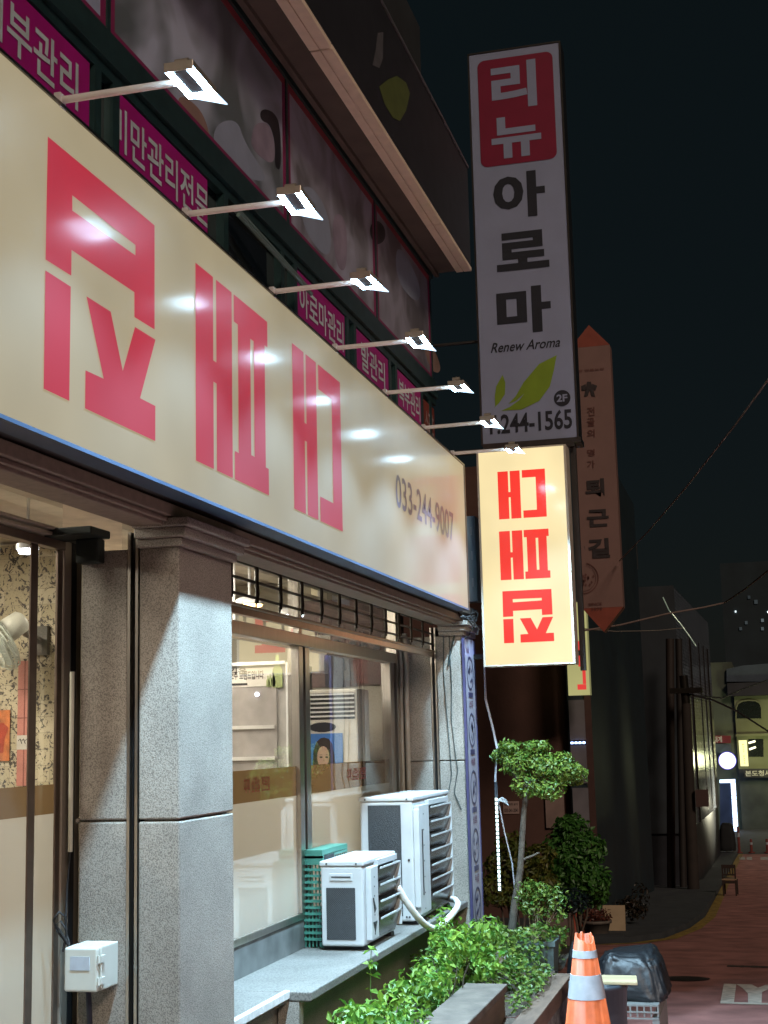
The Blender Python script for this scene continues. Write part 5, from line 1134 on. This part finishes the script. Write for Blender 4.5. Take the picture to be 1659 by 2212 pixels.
a = fX(*RN(303, 838), BXX-.02); b = fX(*RN(403, 755), BXX-.02); ntc.location = (BXX-.02, a.y, a.z); ROOT[ntc.name] = Vector(ntc.location)
m = MB(); m.box(BXX-.02, BXX-.003, b.y, a.y, a.z, b.z); m.build('sheet', pm('notice_paper', (.36, .25, .22), .8), ntc)
m = MB(); hgt = b.z-a.z; text(m, '033-241-2041', (BXX-.023, a.y-.02, a.z+hgt*.12), (0, -(a.y-b.y-.04), 0), (0, 0, hgt*.30), .02); text(m, '임대문의 상가', (BXX-.023, a.y-.02, a.z+hgt*.66), (0, -(a.y-b.y-.04), 0), (0, 0, hgt*.2), .02); m.build('lettering', OBK, ntc)
p = fX(*RN(640, 800), BXX-.04); m = MB(); m.box(BXX-.06, BXX-.003, p.y-.17, p.y+.17, p.z-.35, p.z+.35)
tag(m.build('wall_board', pm('wall_board_paint', (.22, .15, .13), .7, 0, .2, 4)), 'plain brownish board fixed to the brown wall right of the topiary crown', 'board')
# dark street front further on: drainpipes, poles
def vpipe(x, px, pt, pb, r, mat, name, label, cat):
    a = fX(px[1], pb, x); b = fX(px[0], pt, x); m = MB(); m.tube([(x, a.y, gz(x)), (x, b.y, b.z)], r, 12); return tag(m.build(name, mat), label, cat)
vpipe(42, (1447, 1452), 1380, 1955, .12, pm('brown_pipe', (.022, .014, .010), .7, 0, .2, 4), 'drainpipe', 'dark brown thick pipe on the front of the dark building, left of the utility pole', 'pipe')
vpipe(42.5, (1466, 1478), 1380, 1955, .10, pm('brown_pipe_dim', (.014, .010, .008), .7, 0, .2, 4), 'drainpipe', 'thinner dark pipe between the brown pipe and the utility pole', 'pipe')
up_ = thing('utility_pole', 'tall dark utility pole standing on the pavement before the white tiled wall', 'utility pole', (41, 0, gz(41)))
a = fX(1500, 1958, 41); b = fX(1482, 1520, 41); up_.location = (41, a.y, gz(41)); ROOT[up_.name] = Vector(up_.location)
m = MB(); m.tube([(41, a.y, gz(41)), (41, b.y, b.z)], .15, 14, taper=[.17, .13]); m.build('pole', pm('dark_concrete_pole', (.024, .017, .013), .85, 0, .3, 3), up_)
m = MB(); q = fX(1478, 1490, 41); m.box(40.8, 41.2, q.y-.5, q.y+.4, q.z-.1, q.z+.05); m.tube([(41, b.y, b.z), (41, q.y, q.z+.4)], .12, 8); m.build('cross_arm', DKS, up_)
m = MB(); q = fX(1532, 1720, 41); 
m.box(40.7, 40.9, fX(1530, 1700, 41).y, fX(1502, 1700, 41).y, fX(1500, 1742, 41).z, fX(1500, 1705, 41).z); m.build('pole_box', pm('rusty_box', (.06, .03, .025), .7), up_)
TW = tilewall('white_glazed_tile', (.26, .29, .36), (.02, .02, .022), 2.2, .14)
tb = thing('tiled_building', 'narrow building clad in small white glazed tiles behind the utility pole', 'building', (52, 4, -5))
yt = fX(1478, 1700, 44).y; ye = fX(1545, 1600, 60).y
m = MB(); zt = fX(1510, 1300, 50).z; zlo = fX(1480, 1800, 44).z
m.prism([(44.1, yt, zlo), (60, ye, zlo), (60, ye+8, zlo), (44.1, yt+8, zlo)], (0, 0, zt-zlo)); m.build('tiled_wall', TW, tb)
m = MB(); m.prism([(43.9, yt-.02, zlo), (44.09, yt-.02, zlo), (44.09, yt+8, zlo), (43.9, yt+8, zlo)], (0, 0, zt-zlo)); m.build('end_wall', pm('night_end_wall', (.022, .028, .034), .8, 0, .3, 1), tb)
m = MB(); m.prism([(44, yt+.05, -6), (60, ye+.05, -6), (60, ye+8, -6), (44, yt+8, -6)], (0, 0, zlo+5.997)); m.build('base_wall', pm('dark_shopfront', (.014, .015, .02), .5, 0, .4, 2), tb)
for px in (1500, 1518, 1528, 1537):
    m = MB()
    for k, X_ in enumerate((50,)):
        p = fX(px, 1600, 44+(px-1478)*16/67.); m.box(p.x-.05, p.x+.05, p.y-.07, p.y+.02, zlo, zt-1.2)
    m.build('downpipe', DKS, tb)
sl2 = thing('street_wall_lamp', 'warm white glowing lamp box at the foot of the tiled wall', 'lamp', (59.5, ye-.3, zlo))
a = fX(1527, 1700, 58.5); b = fX(1540, 1665, 58.5)
m = MB(); m.box(58.5, 58.8, b.y, a.y, fX(1533, 1727, 58.5).z, fX(1533, 1692, 58.5).z); m.build('lamp_panel', emat('lamp_panel_warm', (1, .88, .55), 2.2), sl2)
m = MB(); m.box(58.5, 58.8, b.y+.1, a.y-.1, gz(58), fX(1533, 1729, 58.5).z); m.build('post', pm('lamp_post_grey', (.2, .22, .16), .6), sl2)
pl_ = bpy.data.lights.new('tile_wall_spot', 'SPOT'); pl_.energy = 700; pl_.color = (1, .95, .68); pl_.shadow_soft_size = .25; pl_.spot_size = math.radians(115); pl_.spot_blend = .3  # spot added off the lamp box to brighten the tiled wall
po_ = bpy.data.objects.new('tile_wall_spot', pl_); C.objects.link(po_); po_.location = (57.5, ye-1.3, -2.7); po_.rotation_euler = Vector((-.35, .95, .12)).to_track_quat('-Z', 'Y').to_euler()
# wire sleeve with green glints, overhead cables
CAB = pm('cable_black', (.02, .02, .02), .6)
def cable(pts, r, mat, label, name='overhead_cable'):
    ps = [fX(px, py, x) for px, py, x in pts]; m = MB(); out = []
    for i in range(len(ps)-1):
        for k in range(6): out.append(ps[i].lerp(ps[i+1], k/6))
    out.append(ps[-1]); m.tube(out, r, 6); return tag(m.build(name, mat), label, 'cable')
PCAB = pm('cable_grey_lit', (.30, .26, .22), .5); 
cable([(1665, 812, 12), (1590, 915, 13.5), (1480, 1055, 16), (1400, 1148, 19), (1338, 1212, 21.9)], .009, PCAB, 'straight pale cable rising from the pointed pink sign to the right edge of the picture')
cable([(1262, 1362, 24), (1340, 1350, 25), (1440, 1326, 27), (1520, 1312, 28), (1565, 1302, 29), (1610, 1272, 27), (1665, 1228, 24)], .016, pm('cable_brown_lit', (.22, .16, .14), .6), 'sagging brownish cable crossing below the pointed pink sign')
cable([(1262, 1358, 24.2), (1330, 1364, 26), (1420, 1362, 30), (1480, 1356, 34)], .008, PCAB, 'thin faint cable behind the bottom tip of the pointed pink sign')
cable([(1490, 1500, 41), (1540, 1512, 44), (1590, 1535, 46), (1660, 1580, 48)], .03, CAB, 'dark cable sloping down right from the utility pole cross arm')
cable([(1490, 1502, 41), (1560, 1508, 50), (1600, 1490, 60), (1660, 1468, 70)], .03, CAB, 'dark cable running from the utility pole to the far yellow building')
cable([(1262, 1180, 22), (1290, 1300, 22.05), (1345, 1370, 22.1)], .004, CAB, 'hair thin dark wire hanging over the face of the pointed pink sign', 'thin_wire')
cable([(1432, 1290, 30), (1445, 1318, 30), (1468, 1345, 30), (1490, 1375, 30), (1504, 1396, 30)], .012, pm('sleeve_glow', (.5, .6, .5), .2, .6, .4, 12, emit=(.6, .8, .6), es=.12), 'short shiny cable sleeve with pale green glints above the tiled building', 'cable_sleeve')  # glints are a faint emission put into the sleeve material
# far yellow building with arched window, signs and LED door
FXF = 76.
Fp = lambda x, y, X=FXF: fX(*D(x, y, 2300, 2200, 2.2113), X)
fb_ = thing('yellow_building', 'pale yellow green building at the end of the street with an arched upper window', 'building', (FXF+3, 0, -5.1))
ya = Fp(1130, 1600).y; zb_ = gz(FXF)
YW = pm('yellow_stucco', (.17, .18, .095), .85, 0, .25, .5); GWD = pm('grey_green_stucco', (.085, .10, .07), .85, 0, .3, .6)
z1w, z0w = Fp(1400, 1900-700).z, Fp(1400, 1810).z
yc = Fp(1330, 1600).y
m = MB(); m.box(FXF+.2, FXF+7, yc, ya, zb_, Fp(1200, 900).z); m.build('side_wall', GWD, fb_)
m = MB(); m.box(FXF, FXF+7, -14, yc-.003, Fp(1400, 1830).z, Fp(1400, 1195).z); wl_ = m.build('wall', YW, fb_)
m = MB(); m.box(FXF, FXF+7, -14, yc-.003, zb_, Fp(1400, 1832).z); m.build('shopfront', pm('dim_shopfront', (.035, .04, .03), .6, 0, .4, 1.2), fb_)
m = MB(); m.box(FXF-.3, FXF+7, -14, yc+.3, Fp(1400, 1193).z, Fp(1400, 1080).z); m.build('dark_sign_band', pm('dark_band', (.02, .018, .025), .6, 0, .3, 1), fb_)
m = MB(); m.prism([Fp(1240, 1070), Fp(1240, 960), Fp(1380, 930), Fp(1700, 905), Fp(1700, 1070)], (6, 0, 0)); m.build('roof_shed', pm('blue_grey_roof', (.055, .075, .10), .6, 0, .2, 1.5), fb_)
def dark_op(pts, name, par=fb_, mt=None): 
    m = MB(); m.prism([Fp(x, y, FXF-.02) for x, y in pts], (.015, 0, 0)); return m.build(name, mt or pm('window_dark', (.012, .016, .014), .2), par)
arch = [(1328, 1390), (1330, 1300), (1345, 1265), (1380, 1245), (1430, 1238), (1490, 1242), (1525, 1260), (1540, 1300), (1542, 1390)]
dark_op(arch, 'window'); dark_op([(1430, 1570), (1560, 1570), (1562, 1725), (1432, 1725)], 'window')
m = MB()
for i in range(len(arch)-1):
    (x0, y0), (x1, y1) = arch[i], arch[i+1]; k = 1.10
    f = lambda x, y: Fp(1435+(x-1435)*k, 1390+(y-1390)*1.08, FXF-.06)
    m.prism([Fp(x0, y0, FXF-.06), Fp(x1, y1, FXF-.06), f(x1, y1), f(x0, y0)], (.05, 0, 0))
m.build('window_arch', YW, fb_)
m = MB(); m.box(FXF-.25, FXF-.003, -12, Fp(1320, 1530).y, Fp(1400, 1545).z, Fp(1400, 1525).z); m.build('cornice', YW, fb_)
LITB = emat('tube_light', (1, .95, .6), 2.6); m = MB(); m.tube([Fp(1432, 1605, FXF-.1), Fp(1490, 1588, FXF-.1)], .05, 6); m.tube([Fp(1438, 1660, FXF-.1), Fp(1494, 1640, FXF-.1)], .05, 6)
m.build('tube_light', LITB, fb_)
def fsign(name, label, pts, X, mt, th=.2):
    m = MB(); ps = [Fp(x, y, X) for x, y in pts]; c = sum(ps, Vector())/len(ps); t = thing(name, label, 'sign', c); m.prism(ps, (th, 0, 0)); m.build('panel', mt, t); return t
def ftext(t, body, x0, y0, x1, y1, X, mt, bold=.02):
    a = Fp(x0, y1, X); b = Fp(x1, y0, X); m = MB(); text(m, body, a, (0, b.y-a.y, 0), (0, 0, b.z-a.z), bold); return m.build('lettering', mt, t)
s1 = fsign('vertical_lit_sign', 'narrow glowing yellow vertical sign on the far yellow building', [(1345, 1582), (1415, 1580), (1432, 1806), (1362, 1806)], FXF-1, emat('sign_yellow', (1, .93, .42), 1.25))
GOLD = pm('gold_ink', (.25, .18, .02), .6, emit=(.55, .42, .05), es=.8)
for k, c in enumerate('POXY DATA'):
    if c != ' ': ftext(s1, c, 1378+k*1.6, 1612+k*20, 1392+k*1.6, 1626+k*20, FXF-1.02, GOLD)
p = Fp(1247, 1758, FXF-1.5); s2 = thing('round_lit_sign', 'round glowing white sign hanging over the far street corner', 'sign', p)
r = abs(Fp(1172, 1758, FXF-1.5).y-Fp(1320, 1758, FXF-1.5).y)/2
m = MB(); m.poly([(FXF-1.5, p.y+r*math.cos(i*math.pi/18), p.z+r*math.sin(i*math.pi/18)) for i in range(36)]); m.build('face', emat('sign_white', (.93, .90, 1), 1.6), s2)
m = MB(); m.lathe((FXF-1.5, p.y, p.z), [(r*1.07, .002), (r*1.07, .25)], 36, 'x'); m.build('rim', emat('sign_rim_blue', (.12, .08, .8), .9), s2)
m = MB(); text(m, '평창', (FXF-1.52, p.y+r*.5, p.z-r*.38), (0, -r*.9, 0), (0, 0, r*.75), .0); m.build('lettering', emat('faint_pink_ink', (.85, .76, .84), 1.2), s2)
s3 = fsign('dark_shop_sign', 'dark shop sign with pale letters under the yellow vertical sign', [(1395, 1828), (1900, 1828), (1900, 1905), (1395, 1905)], FXF-.5, pm('dark_sign_face', (.025, .022, .018), .6))
PINK2 = pm('pale_sign_ink', (.40, .38, .28), .6, emit=(.4, .36, .25), es=.25)
ftext(s3, '본도청사진', 1405, 1840, 1680, 1895, FXF-.52, PINK2, .02)
s4 = fsign('red_shop_sign', 'dim red sign with pale letters above the round white sign', [(1125, 1540), (1278, 1540), (1278, 1605), (1125, 1605)], FXF-.4, pm('red_sign_face', (.12, .02, .018), .6, emit=(.3, .04, .03), es=.12))
ftext(s4, '대게', 1130, 1545, 1198, 1600, FXF-.42, PINK2, .02)
fsign('green_poster_sign', 'dim grey and green poster board above the round white sign', [(1145, 1612), (1280, 1612), (1280, 1690), (1145, 1690)], FXF-.4, pm('green_print', (.08, .11, .10), .6, 0, .5, 1.5))
ld_ = thing('led_door_frame', 'glowing blue white LED door frame at the far street corner', 'light frame', Fp(1250, 2200, FXF-1.2))
LEDB = emat('led_frame_white', (.55, .72, 1), 3.2); X_ = FXF-1.2
m = MB(); m.prism([Fp(1180, 1925, X_), Fp(1315, 1920, X_), Fp(1315, 1950, X_), Fp(1180, 1952, X_)], (.1, 0, 0)); 
seg = [(1951, 2010), (2014, 2060), (2064, 2095), (2099, 2150), (2154, 2195), (2199, 2260), (2264, 2330), (2334, 2420)]
for a, b in seg: m.prism([Fp(1275+(a-1920)*.06, a, X_), Fp(1315+(a-1920)*.06, a, X_), Fp(1315+(b-1920)*.06, b, X_), Fp(1275+(b-1920)*.06, b, X_)], (.1, 0, 0))
m.build('led_bar', LEDB, ld_)
m = MB(); m.prism([Fp(1180, 1953, X_+.05), Fp(1274, 1951, X_+.05), Fp(1302, 2420, X_+.05), Fp(1185, 2420, X_+.05)], (.08, 0, 0)); m.build('door_panel', pm('blue_dark_door', (.03, .045, .09), .3, 0, .3, 1), ld_)
# unseen point lights added near the far corner to brighten the yellow front
for loc, e, c in (((FXF-3, -1.5, -1.4), 230, (.95, 1, .55)), ((FXF-3.2, 3.0, -3.2), 60, (.45, .6, 1))):
    l = bpy.data.lights.new('corner_fill', 'POINT'); l.energy = e; l.color = c; l.shadow_soft_size = .4; o = bpy.data.objects.new('corner_fill', l); C.objects.link(o); o.location = loc
# dark apartment block far behind with a few pale windows
ap = thing('apartment_block', 'almost black apartment block far behind with a few faint lit windows', 'building', (150, 6, -5))
m = MB(); ya, yb = fX(1560, 1300, 150).y, fX(1760, 1300, 150).y; m.box(150, 165, yb, ya, -6, fX(1600, 1215, 150).z); m.build('wall', pm('night_block', (.018, .028, .034), .9, 0, .3, .3), ap)
random.seed(9)
for px, py, s, e in ((1589, 1321, 2.2, 1.4), (1660-1, 1322, 2.2, 1.6), (1647, 1340, 4, .12), (1647, 1358, 4, .08), (1612, 1345, 4, .05), (1633, 1300, 5, .04), (1618, 1290, 4, .03), (1600, 1358, 4, .04)):
    p = fX(px, py, 149.9); q = s*.028*1.2; m = MB(); m.box(149.85, 149.98, p.y-q, p.y+q, p.z-q*1.2, p.z+q*1.2); m.build('window', emat('far_window_%d' % (px+py), (.8, .95, 1), e), ap)
# faint lamp bars beyond the pointed sign
lb = thing('roof_lamp', 'pair of tiny bright lamp bars beside the pointed pink sign', 'lamp', fX(1355, 1198, 60)); m = MB()
for py in (1184, 1210.5): p = fX(1355, py, 60); m.box(60, 60.1, p.y-.17, p.y+.17, p.z-.03, p.z+.03)
m.build('lamp_bar', emat('lamp_bar_white', (1, .9, .85), 2), lb)
m = MB(); p = fX(1355, 1184, 60); q = fX(1355, 1300, 60); m.tube([(60.3, p.y, p.z+.2), (60.3, q.y, gz(60))], .08, 8); m.box(60.101, 60.3, p.y-.4, p.y+.4, p.z-.9, p.z+.1); m.build('post', CAB, lb)
